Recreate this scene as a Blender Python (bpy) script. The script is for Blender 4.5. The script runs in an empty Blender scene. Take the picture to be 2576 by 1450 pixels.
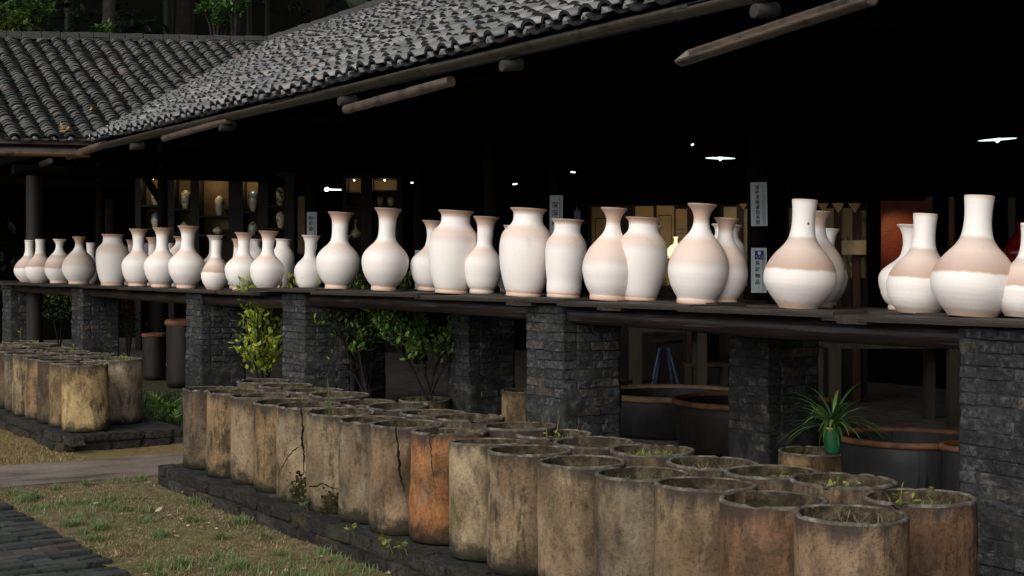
import bpy, bmesh, math, random
import numpy as np
from mathutils import Vector, Matrix, noise as mnoise

random.seed(7)
rng = np.random.default_rng(7)
SC = bpy.context.scene
COL = SC.collection
PI = math.pi
R = math.radians

# ------------------------------------------------------------------ camera
F, HOR, CX = 3578.0, 668.0, 1288.0          # focal length, horizon row and centre column of a 2576 px wide picture
TH = R(33.05)                               # angle between the view and the long row of the shed
CT, ST = math.cos(TH), math.sin(TH)
EYE = 1.6
RIGHT = Vector((ST, CT, 0)); FWD = Vector((-CT, ST, 0)); UP = Vector((0, 0, 1))
cam_d = bpy.data.cameras.new('camera')
cam = bpy.data.objects.new('camera', cam_d); COL.objects.link(cam)
cam_d.sensor_width = 36; cam_d.lens = 50; cam_d.shift_y = -(725 - HOR) / 2576
cam_d.clip_start = 0.1; cam_d.clip_end = 2000
cam.location = (0, 0, EYE); cam.rotation_euler = (PI / 2, 0, PI / 2 - TH)
SC.camera = cam

# ------------------------------------------------------------------ world and sun (overcast)
SUN_EL, SUN_AZ = R(34), math.atan2(-0.91, 0.40)      # the light comes from the courtyard side, above the camera
w = bpy.data.worlds.new('World'); SC.world = w; w.use_nodes = True
nt = w.node_tree; nt.nodes.clear()
sky = nt.nodes.new('ShaderNodeTexSky'); sky.sky_type = 'NISHITA'; sky.sun_disc = False
sky.sun_elevation = SUN_EL; sky.sun_rotation = PI / 2 - SUN_AZ
sky.air_density = 1.0; sky.dust_density = 1.0; sky.ozone_density = 1.0
hs = nt.nodes.new('ShaderNodeHueSaturation'); hs.inputs['Saturation'].default_value = 0.12
bg = nt.nodes.new('ShaderNodeBackground'); bg.inputs['Strength'].default_value = 0.10
wo = nt.nodes.new('ShaderNodeOutputWorld')
nt.links.new(sky.outputs[0], hs.inputs['Color']); nt.links.new(hs.outputs[0], bg.inputs[0]); nt.links.new(bg.outputs[0], wo.inputs[0])
sun_d = bpy.data.lights.new('sun', 'SUN'); sun_d.energy = 1.75; sun_d.angle = R(60); sun_d.color = (1.0, 0.97, 0.92)
sun = bpy.data.objects.new('sun', sun_d); COL.objects.link(sun)
sdir = Vector((math.cos(SUN_AZ) * math.cos(SUN_EL), math.sin(SUN_AZ) * math.cos(SUN_EL), math.sin(SUN_EL)))
sun.rotation_euler = sdir.to_track_quat('Z', 'Y').to_euler(); sun.location = sdir * 40
SC.view_settings.view_transform = 'Standard'; SC.view_settings.look = 'None'
SC.view_settings.exposure = 0.55; SC.view_settings.gamma = 1.0
SC.cycles.max_bounces = 6; SC.cycles.diffuse_bounces = 3; SC.cycles.glossy_bounces = 3; SC.cycles.transmission_bounces = 3
SC.cycles.transparent_max_bounces = 6; SC.cycles.caustics_reflective = False; SC.cycles.caustics_refractive = False
SC.cycles.sample_clamp_indirect = 4.0

# ------------------------------------------------------------------ geometry of the place: s runs away along the row, v into the shed
def W(s, v, z=0.0): return Vector((-s, v, z))
def s_at(px, v):
    a = (px - CX) / F
    return v * (CT - a * ST) / (ST + a * CT)
def depth(s, v): return s * CT + v * ST
def z_at(py, s, v): return EYE - (py - HOR) / F * depth(s, v)
def at(px, py, Z):
    p = RIGHT * ((px - CX) / F * Z) + FWD * Z
    return Vector((p.x, p.y, EYE - (py - HOR) / F * Z))
def px_of(p):
    r, f = p.x * ST + p.y * CT, -p.x * CT + p.y * ST
    if f < 0.3: return (-9999, -9999, f)
    return (CX + F * r / f, HOR - F * (p.z - EYE) / f, f)
FACE = PI / 2 - TH                          # yaw of something that faces the camera (local -Y towards it)

# ------------------------------------------------------------------ object helpers
def tag(o, label=None, cat=None, group=None, kind=None):
    if label: o['label'] = label
    if cat: o['category'] = cat
    if group: o['group'] = group
    if kind: o['kind'] = kind
    return o
def empty(name, loc=(0, 0, 0), rz=0.0):
    o = bpy.data.objects.new(name, None); COL.objects.link(o)
    o.location = loc; o.rotation_euler = (0, 0, rz); o.empty_display_size = 0.1
    return o
def link(name, me, parent=None, mat=None):
    o = bpy.data.objects.new(name, me); COL.objects.link(o)
    if parent: o.parent = parent
    if mat is not None and not me.materials: me.materials.append(mat)
    return o
class MB:
    def __init__(self): self.v = []; self.f = []; self.sm = []; self.uv = {}
    def add(self, vs, fs, smooth=False):
        n = len(self.v); self.v += [tuple(p) for p in vs]
        for q in fs: self.f.append(tuple(i + n for i in q)); self.sm.append(smooth)
        return n
    def box(self, x0, x1, y0, y1, z0, z1, m=None):
        vs = [(x, y, z) for z in (z0, z1) for y in (y0, y1) for x in (x0, x1)]
        if m is not None: vs = [m @ Vector(p) for p in vs]
        self.add(vs, [(0, 2, 3, 1), (4, 5, 7, 6), (0, 1, 5, 4), (2, 6, 7, 3), (0, 4, 6, 2), (1, 3, 7, 5)])
    def tube(self, pts, rad, n=8, cap=True, smooth=True):
        pts = [Vector(p) for p in pts]
        rad = rad if isinstance(rad, (list, tuple)) else [rad] * len(pts)
        vs = []; u = None
        for i, p in enumerate(pts):
            d = (pts[min(i + 1, len(pts) - 1)] - pts[max(i - 1, 0)])
            d = d.normalized() if d.length > 1e-9 else Vector((0, 0, 1))
            if u is None: u = d.orthogonal().normalized()
            u = (u - d * u.dot(d)); u = u.normalized() if u.length > 1e-6 else d.orthogonal().normalized()
            b = d.cross(u)
            for k in range(n):
                a = 2 * PI * k / n
                vs.append(p + (u * math.cos(a) + b * math.sin(a)) * rad[i])
        fs = []
        for i in range(len(pts) - 1):
            for k in range(n):
                fs.append((i * n + k, i * n + (k + 1) % n, (i + 1) * n + (k + 1) % n, (i + 1) * n + k))
        self.add(vs, fs, smooth)
        if cap:
            self.add(vs[:n][::-1], [tuple(range(n))]); self.add(vs[-n:], [tuple(range(n))])
    def lathe(self, prof, n=32, cap0=True, cap1=False, cx=0, cy=0, wob=None):
        vs = []
        for j, (r, z) in enumerate(prof):
            for k in range(n):
                a = 2 * PI * k / n; rr = r if wob is None else r + wob(a, z, j)
                zz = z
                vs.append((cx + rr * math.cos(a), cy + rr * math.sin(a), zz))
        fs = []
        for j in range(len(prof) - 1):
            for k in range(n):
                fs.append((j * n + k, j * n + (k + 1) % n, (j + 1) * n + (k + 1) % n, (j + 1) * n + k))
        b = self.add(vs, fs, True)
        if cap0: self.f.append(tuple(b + k for k in range(n))[::-1]); self.sm.append(False)
        if cap1: self.f.append(tuple(b + (len(prof) - 1) * n + k for k in range(n))); self.sm.append(False)
        return b
    def mesh(self, name, mat=None):
        me = bpy.data.meshes.new(name); me.from_pydata(self.v, [], self.f)
        me.polygons.foreach_set('use_smooth', self.sm)
        if mat: me.materials.append(mat)
        me.update(); return me
    def build(self, name, mat, parent=None):
        return link(name, self.mesh(name, mat), parent)
def join_copies(name, base_v, base_f, mats, mat, parent=None, smooth=True, jit=None):
    """one mesh holding many transformed copies of a small mesh"""
    bv = np.array(base_v, float); nb = len(bv)
    M = np.array([[list(r) for r in m] for m in mats], float)
    V = np.einsum('kij,nj->kni', M[:, :3, :3], bv) + M[:, None, :3, 3]
    V = V.reshape(-1, 3)
    faces = []
    for i in range(len(mats)):
        o = i * nb
        faces += [tuple(x + o for x in q) for q in base_f]
    me = bpy.data.meshes.new(name); me.from_pydata(V.tolist(), [], faces)
    me.polygons.foreach_set('use_smooth', [smooth] * len(faces))
    me.materials.append(mat); me.update()
    return link(name, me, parent)

# ------------------------------------------------------------------ material helpers
class NT:
    def __init__(self, name, rough=0.8, spec=0.3):
        self.m = bpy.data.materials.new(name); self.m.use_nodes = True
        self.t = self.m.node_tree; self.b = self.t.nodes['Principled BSDF']
        self.b.inputs['Roughness'].default_value = rough; self.b.inputs['Specular IOR Level'].default_value = spec
        self._oc = None
    def n(self, ty, **kw):
        x = self.t.nodes.new(ty)
        for k, v in kw.items(): setattr(x, k, v)
        return x
    def set(self, sock, val):
        if isinstance(val, bpy.types.NodeSocket): self.t.links.new(val, sock)
        elif isinstance(val, (tuple, list)) and sock.type == 'RGBA': sock.default_value = (*val, 1) if len(val) == 3 else val
        else: sock.default_value = val
    def obj(self, jitter=True):
        tc = self.n('ShaderNodeTexCoord')
        if not jitter: return tc.outputs['Object']
        oi = self.n('ShaderNodeObjectInfo'); ml = self.n('ShaderNodeMath', operation='MULTIPLY'); self.set(ml.inputs[0], oi.outputs['Random']); ml.inputs[1].default_value = 37.0
        ad = self.n('ShaderNodeVectorMath', operation='ADD'); self.set(ad.inputs[0], tc.outputs['Object']); self.set(ad.inputs[1], ml.outputs[0])
        return ad.outputs[0]
    def scale(self, vec, s):
        x = self.n('ShaderNodeMapping'); self.set(x.inputs[0], vec); x.inputs['Scale'].default_value = s if isinstance(s, (tuple, list)) else (s, s, s)
        return x.outputs[0]
    def noise(self, vec, sc=5, det=4, rough=0.55, dist=0.0):
        x = self.n('ShaderNodeTexNoise'); self.set(x.inputs['Vector'], vec); x.inputs['Scale'].default_value = sc
        x.inputs['Detail'].default_value = det; x.inputs['Roughness'].default_value = rough; x.inputs['Distortion'].default_value = dist
        return x.outputs[0]
    def ramp(self, fac, stops, interp='LINEAR'):
        x = self.n('ShaderNodeValToRGB'); x.color_ramp.interpolation = interp; e = x.color_ramp.elements
        while len(e) < len(stops): e.new(0.5)
        for i, (p, c) in enumerate(stops):
            e[i].position = p; c = (c, c, c) if not isinstance(c, (tuple, list)) else c; e[i].color = (*c, 1)
        self.set(x.inputs[0], fac); return x.outputs[0]
    def mix(self, fac, a, b, mode='MIX'):
        x = self.n('ShaderNodeMix', data_type='RGBA', blend_type=mode)
        self.set(x.inputs[0], fac); self.set(x.inputs[6], a); self.set(x.inputs[7], b); return x.outputs[2]
    def math(self, op, a, b=None, c=None, clamp=False):
        x = self.n('ShaderNodeMath', operation=op, use_clamp=clamp); self.set(x.inputs[0], a)
        if b is not None: self.set(x.inputs[1], b)
        if c is not None: self.set(x.inputs[2], c)
        return x.outputs[0]
    def smooth(self, v, lo, hi, a=0.0, b=1.0):
        x = self.n('ShaderNodeMapRange', interpolation_type='SMOOTHSTEP'); self.set(x.inputs[0], v)
        x.inputs[1].default_value = lo; x.inputs[2].default_value = hi; x.inputs[3].default_value = a; x.inputs[4].default_value = b
        return x.outputs[0]
    def rand(self):
        oi = self.n('ShaderNodeObjectInfo'); g = self.n('ShaderNodeNewGeometry')
        return self.math('FRACT', self.math('ADD', oi.outputs['Random'], g.outputs['Random Per Island']))
    def objcol(self): return self.n('ShaderNodeObjectInfo').outputs['Color']
    def sep(self, vec):
        x = self.n('ShaderNodeSeparateXYZ'); self.set(x.inputs[0], vec); return x.outputs
    def bump(self, h, strength=0.3, dist=0.01):
        x = self.n('ShaderNodeBump'); x.inputs['Strength'].default_value = strength; x.inputs['Distance'].default_value = dist
        self.set(x.inputs['Height'], h); self.set(self.b.inputs['Normal'], x.outputs[0])
    def col(self, c): self.set(self.b.inputs['Base Color'], c); return self.m
def plain(name, c, rough=0.8, spec=0.3, var=0.25, sc=8, bump=0.0):
    k = NT(name, rough, spec); o = k.obj(); n1 = k.noise(o, sc, 4)
    lo = tuple(x * (1 - var) for x in c); hi = tuple(min(1, x * (1 + var)) for x in c)
    k.col(k.ramp(n1, [(0.3, lo), (0.7, hi)]))
    if bump: k.bump(k.noise(o, sc * 6, 3), bump, 0.01)
    return k.m

# ------------------------------------------------------------------ materials
def m_brick(name='grey_brick', lift=1.0, lime=0.6, moss=0.5, tint=(1.0, .975, .94)):
    k = NT(name, 0.88, 0.25); g = k.n('ShaderNodeNewGeometry'); pos = g.outputs['Position']; oi = k.n('ShaderNodeObjectInfo')
    q = lambda a, b, c: (a * lift * tint[0], b * lift * tint[1], c * lift * tint[2])
    base = k.ramp(oi.outputs['Random'], [(0.0, q(.026, .027, .030)), (0.5, q(.042, .043, .047)), (0.86, q(.058, .058, .061)), (0.95, q(.082, .070, .052)), (1.0, q(.030, .031, .030))])
    n1 = k.noise(pos, 4.5, 7, 0.72); n2 = k.noise(pos, 26, 6, 0.75); n3 = k.noise(pos, 1.7, 5, 0.65); n4 = k.noise(pos, 2.6, 6, 0.75, 0.6)
    c = k.mix(k.smooth(n2, 0.32, 0.72), k.mix(1.0, base, (0.45, 0.45, 0.46), 'MULTIPLY'), k.mix(1.0, base, (2.0, 2.0, 2.05), 'MULTIPLY'))
    c = k.mix(k.math('MULTIPLY', k.smooth(k.math('ADD', k.math('MULTIPLY', n1, .6), k.math('MULTIPLY', n2, .4)), 0.52, 0.62), lime), c, (0.150, 0.150, 0.150))
    c = k.mix(k.math('MULTIPLY', k.smooth(n4, 0.50, 0.60), 0.75), c, (0.012, 0.012, 0.013))
    c = k.mix(k.math('MULTIPLY', k.smooth(n3, 0.54, 0.70), moss), c, (0.026, 0.030, 0.016))
    k.bump(k.math('ADD', k.math('MULTIPLY', n2, 0.9), n1), 1.0, 0.022)
    return k.col(c)
def m_mortar():
    k = NT('lime_mortar', 0.95, 0.1); g = k.n('ShaderNodeNewGeometry'); n1 = k.noise(g.outputs['Position'], 7, 6, 0.7)
    k.bump(k.noise(g.outputs['Position'], 40, 4), 0.6, 0.008)
    return k.col(k.ramp(n1, [(0.35, (0.014, 0.014, 0.015)), (0.55, (0.034, 0.034, 0.034)), (0.68, (0.085, 0.085, 0.083)), (0.78, (0.15, 0.15, 0.147))]))
def m_tile(name, lo, hi, rough):
    k = NT(name, rough, 0.45); r = k.rand(); g = k.n('ShaderNodeNewGeometry'); pos = g.outputs['Position']
    mid = tuple((a + b) / 2 for a, b in zip(lo, hi))
    base = k.ramp(r, [(0.0, lo), (0.35, mid), (0.62, tuple(x * 0.86 for x in mid)), (0.80, hi), (0.93, (hi[0] * 1.02, hi[1] * 0.93, hi[2] * 0.86)), (0.994, mid), (0.997, (0.17, 0.095, 0.06))])
    n1 = k.noise(pos, 9, 5, 0.65); n2 = k.noise(pos, 45, 4, 0.6); n3 = k.noise(pos, 1.1, 4, 0.6)
    c = k.mix(k.smooth(n1, 0.35, 0.75), k.mix(1.0, base, (0.62, 0.62, 0.60), 'MULTIPLY'), base)
    c = k.mix(k.math('MULTIPLY', k.smooth(n3, 0.52, 0.70), 0.45), c, (0.035, 0.037, 0.024))
    c = k.mix(k.math('MULTIPLY', k.smooth(n2, 0.60, 0.75), 0.5), c, (0.03, 0.03, 0.028))
    k.set(k.b.inputs['Roughness'], k.math('ADD', k.math('MULTIPLY', n1, 0.3), rough - 0.15))
    k.bump(n2, 0.35, 0.006)
    return k.col(c)
def m_wood(name, c, axis=0, rough=0.75, var=0.5, spec=0.3, wear=0.0):
    k = NT(name, rough, spec); o = k.obj()
    sc = [14, 14, 14]; sc[axis] = 0.9
    n1 = k.noise(k.scale(o, sc), 1.0, 6, 0.65, 0.4); n2 = k.noise(o, 2.2, 4)
    sc2 = [60, 60, 60]; sc2[axis] = 2.0
    n3 = k.noise(k.scale(o, sc2), 1.0, 4, 0.6)
    cc = k.ramp(n1, [(0.28, tuple(x * (1 - var) for x in c)), (0.55, c), (0.78, tuple(x * (1 + var) for x in c))])
    cc = k.mix(k.math('MULTIPLY', k.smooth(n2, 0.5, 0.72), 0.5), cc, tuple(x * 0.35 for x in c))
    if wear: cc = k.mix(k.math('MULTIPLY', k.smooth(n3, 0.58, 0.72), wear), cc, (0.22, 0.20, 0.18))
    k.bump(k.math('ADD', n3, n1), 0.5, 0.008)
    return k.col(cc)
def m_bamboo(name, c, axis=0):
    k = NT(name, 0.55, 0.4); o = k.obj(); sc = [30, 30, 30]; sc[axis] = 0.7
    n1 = k.noise(k.scale(o, sc), 1.0, 4); n2 = k.noise(o, 6, 5, 0.65); n3 = k.noise(o, 1.3, 3)
    cc = k.ramp(n1, [(0.3, tuple(x * 0.6 for x in c)), (0.7, tuple(x * 1.25 for x in c))])
    cc = k.mix(k.smooth(n2, 0.50, 0.66), cc, tuple(x * 0.28 for x in c))
    cc = k.mix(k.math('MULTIPLY', k.smooth(n3, 0.55, 0.7), 0.6), cc, (0.03, 0.028, 0.018))
    k.bump(n2, 0.3, 0.005)
    return k.col(cc)
def m_clay():
    """fire-clay saggar: the object colour sets the clay, streaks and stains come on top"""
    k = NT('saggar_clay', 0.90, 0.2); o = k.obj(); uv = k.n('ShaderNodeUVMap').outputs[0]; vv = k.sep(uv)[1]
    oi = k.n('ShaderNodeObjectInfo'); base = oi.outputs['Color']; rnd = oi.outputs['Random']
    big = k.noise(k.scale(o, (4.2, 4.2, 2.6)), 1.0, 5, 0.6); med = k.noise(k.scale(o, (11, 11, 7)), 1.0, 6, 0.72)
    st = k.noise(k.scale(o, (26, 26, 2.6)), 1.0, 5, 0.7, 0.3); fine = k.noise(o, 60, 5, 0.7); spk = k.noise(o, 120, 2, 0.5)
    c = k.mix(k.smooth(big, 0.30, 0.70), k.mix(1.0, base, (0.50, 0.46, 0.42), 'MULTIPLY'), k.mix(1.0, base, (1.38, 1.34, 1.26), 'MULTIPLY'))
    c = k.mix(k.math('MULTIPLY', k.smooth(k.noise(k.scale(o, (5.1, 5.1, 3.0)), 1.3, 5, 0.65), 0.50, 0.66), 0.42), c, (0.165, 0.096, 0.044))
    c = k.mix(k.math('MULTIPLY', k.smooth(k.noise(k.scale(o, (4.3, 4.3, 3.2)), 1.7, 4, 0.65), 0.56, 0.70), 0.35), c, (0.27, 0.23, 0.175))
    stain = k.math('ADD', k.math('MULTIPLY', st, 0.45), k.math('MULTIPLY', med, 0.70))
    stain = k.math('ADD', stain, k.math('MULTIPLY', k.math('SUBTRACT', rnd, 0.5), 0.08))
    c = k.mix(k.math('MULTIPLY', k.smooth(stain, 0.565, 0.72), 0.80), c, (0.026, 0.019, 0.012))
    c = k.mix(k.math('MULTIPLY', k.smooth(k.noise(k.scale(o, (4.6, 4.6, 2.8)), 1.0, 6, 0.68, 0.4), 0.46, 0.66), 0.70), c, (0.036, 0.026, 0.016))
    c = k.mix(k.math('MULTIPLY', k.smooth(fine, 0.45, 0.66), 0.48), c, k.mix(1.0, c, (0.34, 0.30, 0.26), 'MULTIPLY'))
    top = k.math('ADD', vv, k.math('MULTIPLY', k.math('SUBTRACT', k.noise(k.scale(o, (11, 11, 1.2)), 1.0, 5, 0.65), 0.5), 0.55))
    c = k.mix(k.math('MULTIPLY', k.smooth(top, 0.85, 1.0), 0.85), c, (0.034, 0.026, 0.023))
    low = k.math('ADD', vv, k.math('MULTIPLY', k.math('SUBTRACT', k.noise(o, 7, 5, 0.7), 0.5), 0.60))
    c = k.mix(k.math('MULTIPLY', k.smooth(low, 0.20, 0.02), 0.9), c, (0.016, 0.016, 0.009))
    c = k.mix(k.math('MULTIPLY', k.smooth(spk, 0.67, 0.72), 0.6), c, (0.02, 0.015, 0.010))
    k.bump(k.math('ADD', fine, k.math('MULTIPLY', med, 1.6)), 0.75, 0.007)
    return k.col(c)
def m_rimclay():
    k = NT('saggar_rim', 0.92, 0.2); o = k.obj(); n = k.noise(o, 14, 6, 0.7)
    k.bump(k.noise(o, 60, 4), 0.7, 0.006)
    return k.col(k.ramp(n, [(0.32, (0.026, 0.022, 0.016)), (0.52, (0.085, 0.074, 0.056)), (0.70, (0.21, 0.19, 0.16))]))
def m_vase(name, stops, edge=0.02, wob=0.05, low=None):
    """unglazed porcelain: bands of colour by height, their edges uneven"""
    k = NT(name, 0.62, 0.35); o = k.obj(); uv = k.n('ShaderNodeUVMap').outputs[0]; vv = k.sep(uv)[1]
    n1 = k.noise(k.scale(o, (3, 3, 2)), 1.0, 3); n2 = k.noise(o, 14, 4); n3 = k.noise(o, 190, 2, 0.6); n4 = k.noise(k.scale(o, (5, 5, 2.2)), 1.0, 4)
    t = k.math('ADD', vv, k.math('MULTIPLY', k.math('SUBTRACT', n1, 0.5), wob))
    t = k.math('ADD', t, k.math('MULTIPLY', k.math('SUBTRACT', n2, 0.5), edge))
    oi = k.n('ShaderNodeObjectInfo')
    t = k.math('ADD', t, k.math('MULTIPLY', k.math('SUBTRACT', oi.outputs['Random'], 0.5), 0.05))
    c = k.ramp(t, stops)
    c = k.mix(k.math('MULTIPLY', k.smooth(n4, 0.48, 0.75), 0.16), c, (0.60, 0.50, 0.44))
    c = k.mix(k.math('MULTIPLY', k.smooth(n3, 0.42, 0.62), 0.10), c, (0.52, 0.42, 0.36))
    c = k.mix(k.smooth(k.noise(o, 24, 1, 0.4), 0.825, 0.835), c, (0.10, 0.07, 0.05))
    c = k.mix(k.math('MULTIPLY', k.smooth(k.math('ADD', vv, k.math('MULTIPLY', n2, 0.10)), 0.20, 0.05), 0.42), c, (0.42, 0.27, 0.18))
    rings = k.math('SINE', k.math('ADD', k.math('MULTIPLY', vv, 150.0), k.math('MULTIPLY', n1, 9.0)))
    smud = k.smooth(k.noise(k.scale(o, (7, 7, 3)), 1.0, 5, 0.7, 0.8), 0.60, 0.72)
    c = k.mix(k.math('MULTIPLY', smud, 0.22), c, (0.42, 0.34, 0.29))
    k.bump(k.math('ADD', k.math('MULTIPLY', n3, 0.6), k.math('MULTIPLY', rings, 0.35)), 0.10, 0.003)
    return k.col(c)
WH, WG = (0.89, 0.84, 0.80), (0.84, 0.78, 0.735)
PEACH, PINK, BRN, FOOT = (0.80, 0.625, 0.51), (0.76, 0.595, 0.51), (0.36, 0.22, 0.155), (0.75, 0.53, 0.40)
M_VASE = {
    'trumpet': m_vase('bisque_trumpet', [(0.0, FOOT), (0.045, FOOT), (0.07, WG), (0.42, WG), (0.49, (0.785, 0.70, 0.635)), (0.58, PEACH), (0.635, WH), (0.84, WH), (0.91, (0.62, 0.45, 0.35)), (1.0, BRN)]),
    'pear': m_vase('bisque_pear', [(0.0, FOOT), (0.05, FOOT), (0.08, WG), (0.36, WG), (0.44, (0.70, 0.58, 0.505)), (0.54, PINK), (0.645, PEACH), (0.705, WH), (0.81, WH), (0.87, (0.58, 0.42, 0.33)), (1.0, (0.42, 0.28, 0.215))]),
    'jar': m_vase('bisque_jar', [(0.0, FOOT), (0.04, FOOT), (0.06, WG), (0.58, WG), (0.66, (0.72, 0.61, 0.54)), (0.745, PEACH), (0.815, WH), (0.90, WH), (0.935, (0.60, 0.44, 0.35)), (1.0, BRN)]),
    'banded': m_vase('bisque_banded', [(0.0, (0.50, 0.36, 0.27)), (0.06, WG), (0.33, WG), (0.352, (0.50, 0.34, 0.235)), (0.40, (0.53, 0.385, 0.31)), (0.53, PINK), (0.625, (0.62, 0.50, 0.43)), (0.655, WH), (0.955, WH), (0.985, (0.66, 0.52, 0.43)), (1.0, WH)], 0.035, 0.05),
    'plain': m_vase('bisque_plain', [(0.0, FOOT), (0.04, (0.72, 0.58, 0.48)), (0.08, WG), (0.55, WG), (0.62, WH), (0.95, WH), (1.0, (0.66, 0.56, 0.49))]),
}
M_BRICK = m_brick('grey_brick', .78, .60); M_BRICK_DARK = m_brick('mossy_brick', 0.55, 0.10, 0.9, (1.0, .80, .56)); M_MORTAR = m_mortar()
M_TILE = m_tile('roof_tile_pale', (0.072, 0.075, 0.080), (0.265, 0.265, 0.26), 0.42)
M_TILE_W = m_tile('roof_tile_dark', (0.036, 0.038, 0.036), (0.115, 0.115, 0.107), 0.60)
M_TEDGE = plain('sooty_shaded_tile_end', (.018, .018, .017), .9, .15, .5, 14)  # soot plus the shade of the downturned tile edges, both put into the colour
M_PLUG = plain('lime_plug', (0.17, 0.17, 0.18), 0.9, 0.2, 0.4, 20, 0.5)
M_PLANK = m_wood('weathered_plank', (0.030, 0.021, 0.016), 0, 0.55, 0.75, 0.4, 0.45)
M_LOG = m_wood('wet_log', (0.020, 0.0125, 0.0115), 0, 0.36, 0.75, 0.55, 0.30)
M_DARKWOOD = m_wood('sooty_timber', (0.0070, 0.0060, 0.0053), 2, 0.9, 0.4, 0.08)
M_POST = m_wood('brown_timber', (0.060, 0.046, 0.034), 2, 0.75)
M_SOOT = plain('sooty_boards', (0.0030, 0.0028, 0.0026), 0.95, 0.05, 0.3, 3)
M_BAMBOO_D = m_bamboo('old_bamboo', (0.028, 0.022, 0.014)); M_BAMBOO = m_bamboo('bamboo', (0.078, 0.054, 0.040)); M_BAMBOO_Y = m_bamboo('bamboo_cross', (0.16, 0.080, 0.042), 1)
M_CUT = plain('cut_end', (0.33, 0.29, 0.25), 0.8, 0.3, 0.3, 30)
M_CLAY = m_clay(); M_RIM = m_rimclay()
def m_soil():
    k = NT('planter_soil', 0.97, 0.1); g = k.n('ShaderNodeNewGeometry'); p = g.outputs['Position']; n = k.noise(p, 22, 6, 0.7)
    k.bump(k.noise(p, 60, 5, 0.7), 1.0, 0.015)
    c = k.ramp(n, [(0.3, (0.014, 0.011, 0.008)), (0.5, (0.045, 0.035, 0.022)), (0.66, (0.085, 0.068, 0.040)), (0.8, (0.16, 0.135, 0.085))])
    return k.col(k.mix(k.math('MULTIPLY', k.smooth(k.noise(p, 6, 3), 0.5, 0.65), 0.5), c, (0.036, 0.040, 0.014)))
M_SOIL = m_soil()
def m_inner():
    k = NT('mossy_inside', 0.95, 0.1); o = k.obj(); n = k.noise(o, 16, 6, 0.75); n2 = k.noise(o, 6, 4, 0.6)
    c = k.ramp(n, [(0.32, (0.014, 0.011, 0.008)), (0.47, (0.050, 0.038, 0.024)), (0.60, (0.115, 0.088, 0.055)), (0.75, (0.20, 0.165, 0.11))])
    c = k.mix(k.math('MULTIPLY', k.smooth(n2, 0.50, 0.64), 0.6), c, (0.022, 0.021, 0.009))
    k.bump(k.noise(o, 50, 5, 0.75), 1.0, 0.012); return k.col(c)
M_INNER = m_inner()
def m_ground():
    k = NT('bare_earth', 0.95, 0.15); g = k.n('ShaderNodeNewGeometry'); p = g.outputs['Position']
    n1 = k.noise(p, 1.3, 5, 0.6); n2 = k.noise(p, 11, 6, 0.7); n3 = k.noise(p, 60, 4, 0.7); x = k.sep(p)
    far = k.smooth(x[0], -11.2, -11.8)
    c = k.ramp(n2, [(0.28, (0.070, 0.049, 0.025)), (0.5, (0.185, 0.142, 0.076)), (0.70, (0.300, 0.240, 0.130))])
    c = k.mix(k.math('MULTIPLY', k.smooth(n1, 0.44, 0.62), 0.6), c, (0.135, 0.142, 0.048))
    c = k.mix(k.math('MULTIPLY', k.smooth(k.noise(p, 3.7, 4), 0.52, 0.68), 0.5), c, (0.125, 0.066, 0.038))
    straw = k.ramp(n2, [(0.3, (0.115, 0.075, 0.032)), (0.55, (0.215, 0.150, 0.066)), (0.75, (0.29, 0.215, 0.105))])
    straw = k.mix(k.math('MULTIPLY', k.smooth(n1, 0.50, 0.64), 0.7), straw, (0.16, 0.155, 0.05))
    c = k.mix(far, c, straw)
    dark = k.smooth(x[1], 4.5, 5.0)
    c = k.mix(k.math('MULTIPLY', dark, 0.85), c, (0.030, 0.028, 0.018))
    c = k.mix(k.math('MULTIPLY', k.smooth(n3, 0.5, 0.75), 0.5), c, k.mix(1.0, c, (0.4, 0.4, 0.4), 'MULTIPLY'))
    k.bump(k.math('ADD', n2, n3), 0.8, 0.03)
    return k.col(c)
M_GROUND = m_ground()
def m_path():
    k = NT('worn_concrete', 0.85, 0.3); g = k.n('ShaderNodeNewGeometry'); p = g.outputs['Position']
    n1 = k.noise(k.scale(p, (2.6, 1.2, 1)), 1.0, 5, 0.6); n2 = k.noise(p, 30, 5, 0.7)
    c = k.ramp(n1, [(0.36, (0.055, 0.041, 0.032)), (0.46, (0.140, 0.108, 0.087)), (0.7, (0.215, 0.170, 0.140))])
    c = k.mix(k.math('MULTIPLY', k.smooth(n2, 0.45, 0.7), 0.6), c, k.mix(1.0, c, (0.55, 0.53, 0.5), 'MULTIPLY'))
    k.bump(n2, 0.5, 0.01); return k.col(c)
M_PATH = m_path()
def m_paver():
    k = NT('paving_brick', 0.85, 0.3); g = k.n('ShaderNodeNewGeometry'); p = g.outputs['Position']; oi = k.n('ShaderNodeObjectInfo')
    base = k.ramp(oi.outputs['Random'], [(0.0, (0.028, 0.032, 0.031)), (0.5, (0.050, 0.055, 0.053)), (0.9, (0.072, 0.077, 0.074)), (1.0, (0.085, 0.062, 0.050))])
    n1 = k.noise(p, 9, 5, 0.65); n2 = k.noise(p, 50, 4, 0.7)
    c = k.mix(k.smooth(n1, 0.4, 0.7), k.mix(1.0, base, (0.55, 0.55, 0.53), 'MULTIPLY'), base)
    c = k.mix(k.math('MULTIPLY', k.smooth(n2, 0.55, 0.75), 0.5), c, (0.03, 0.03, 0.026))
    k.bump(k.math('ADD', n1, n2), 0.7, 0.012); return k.col(c)
M_PAVER = m_paver()
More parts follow.
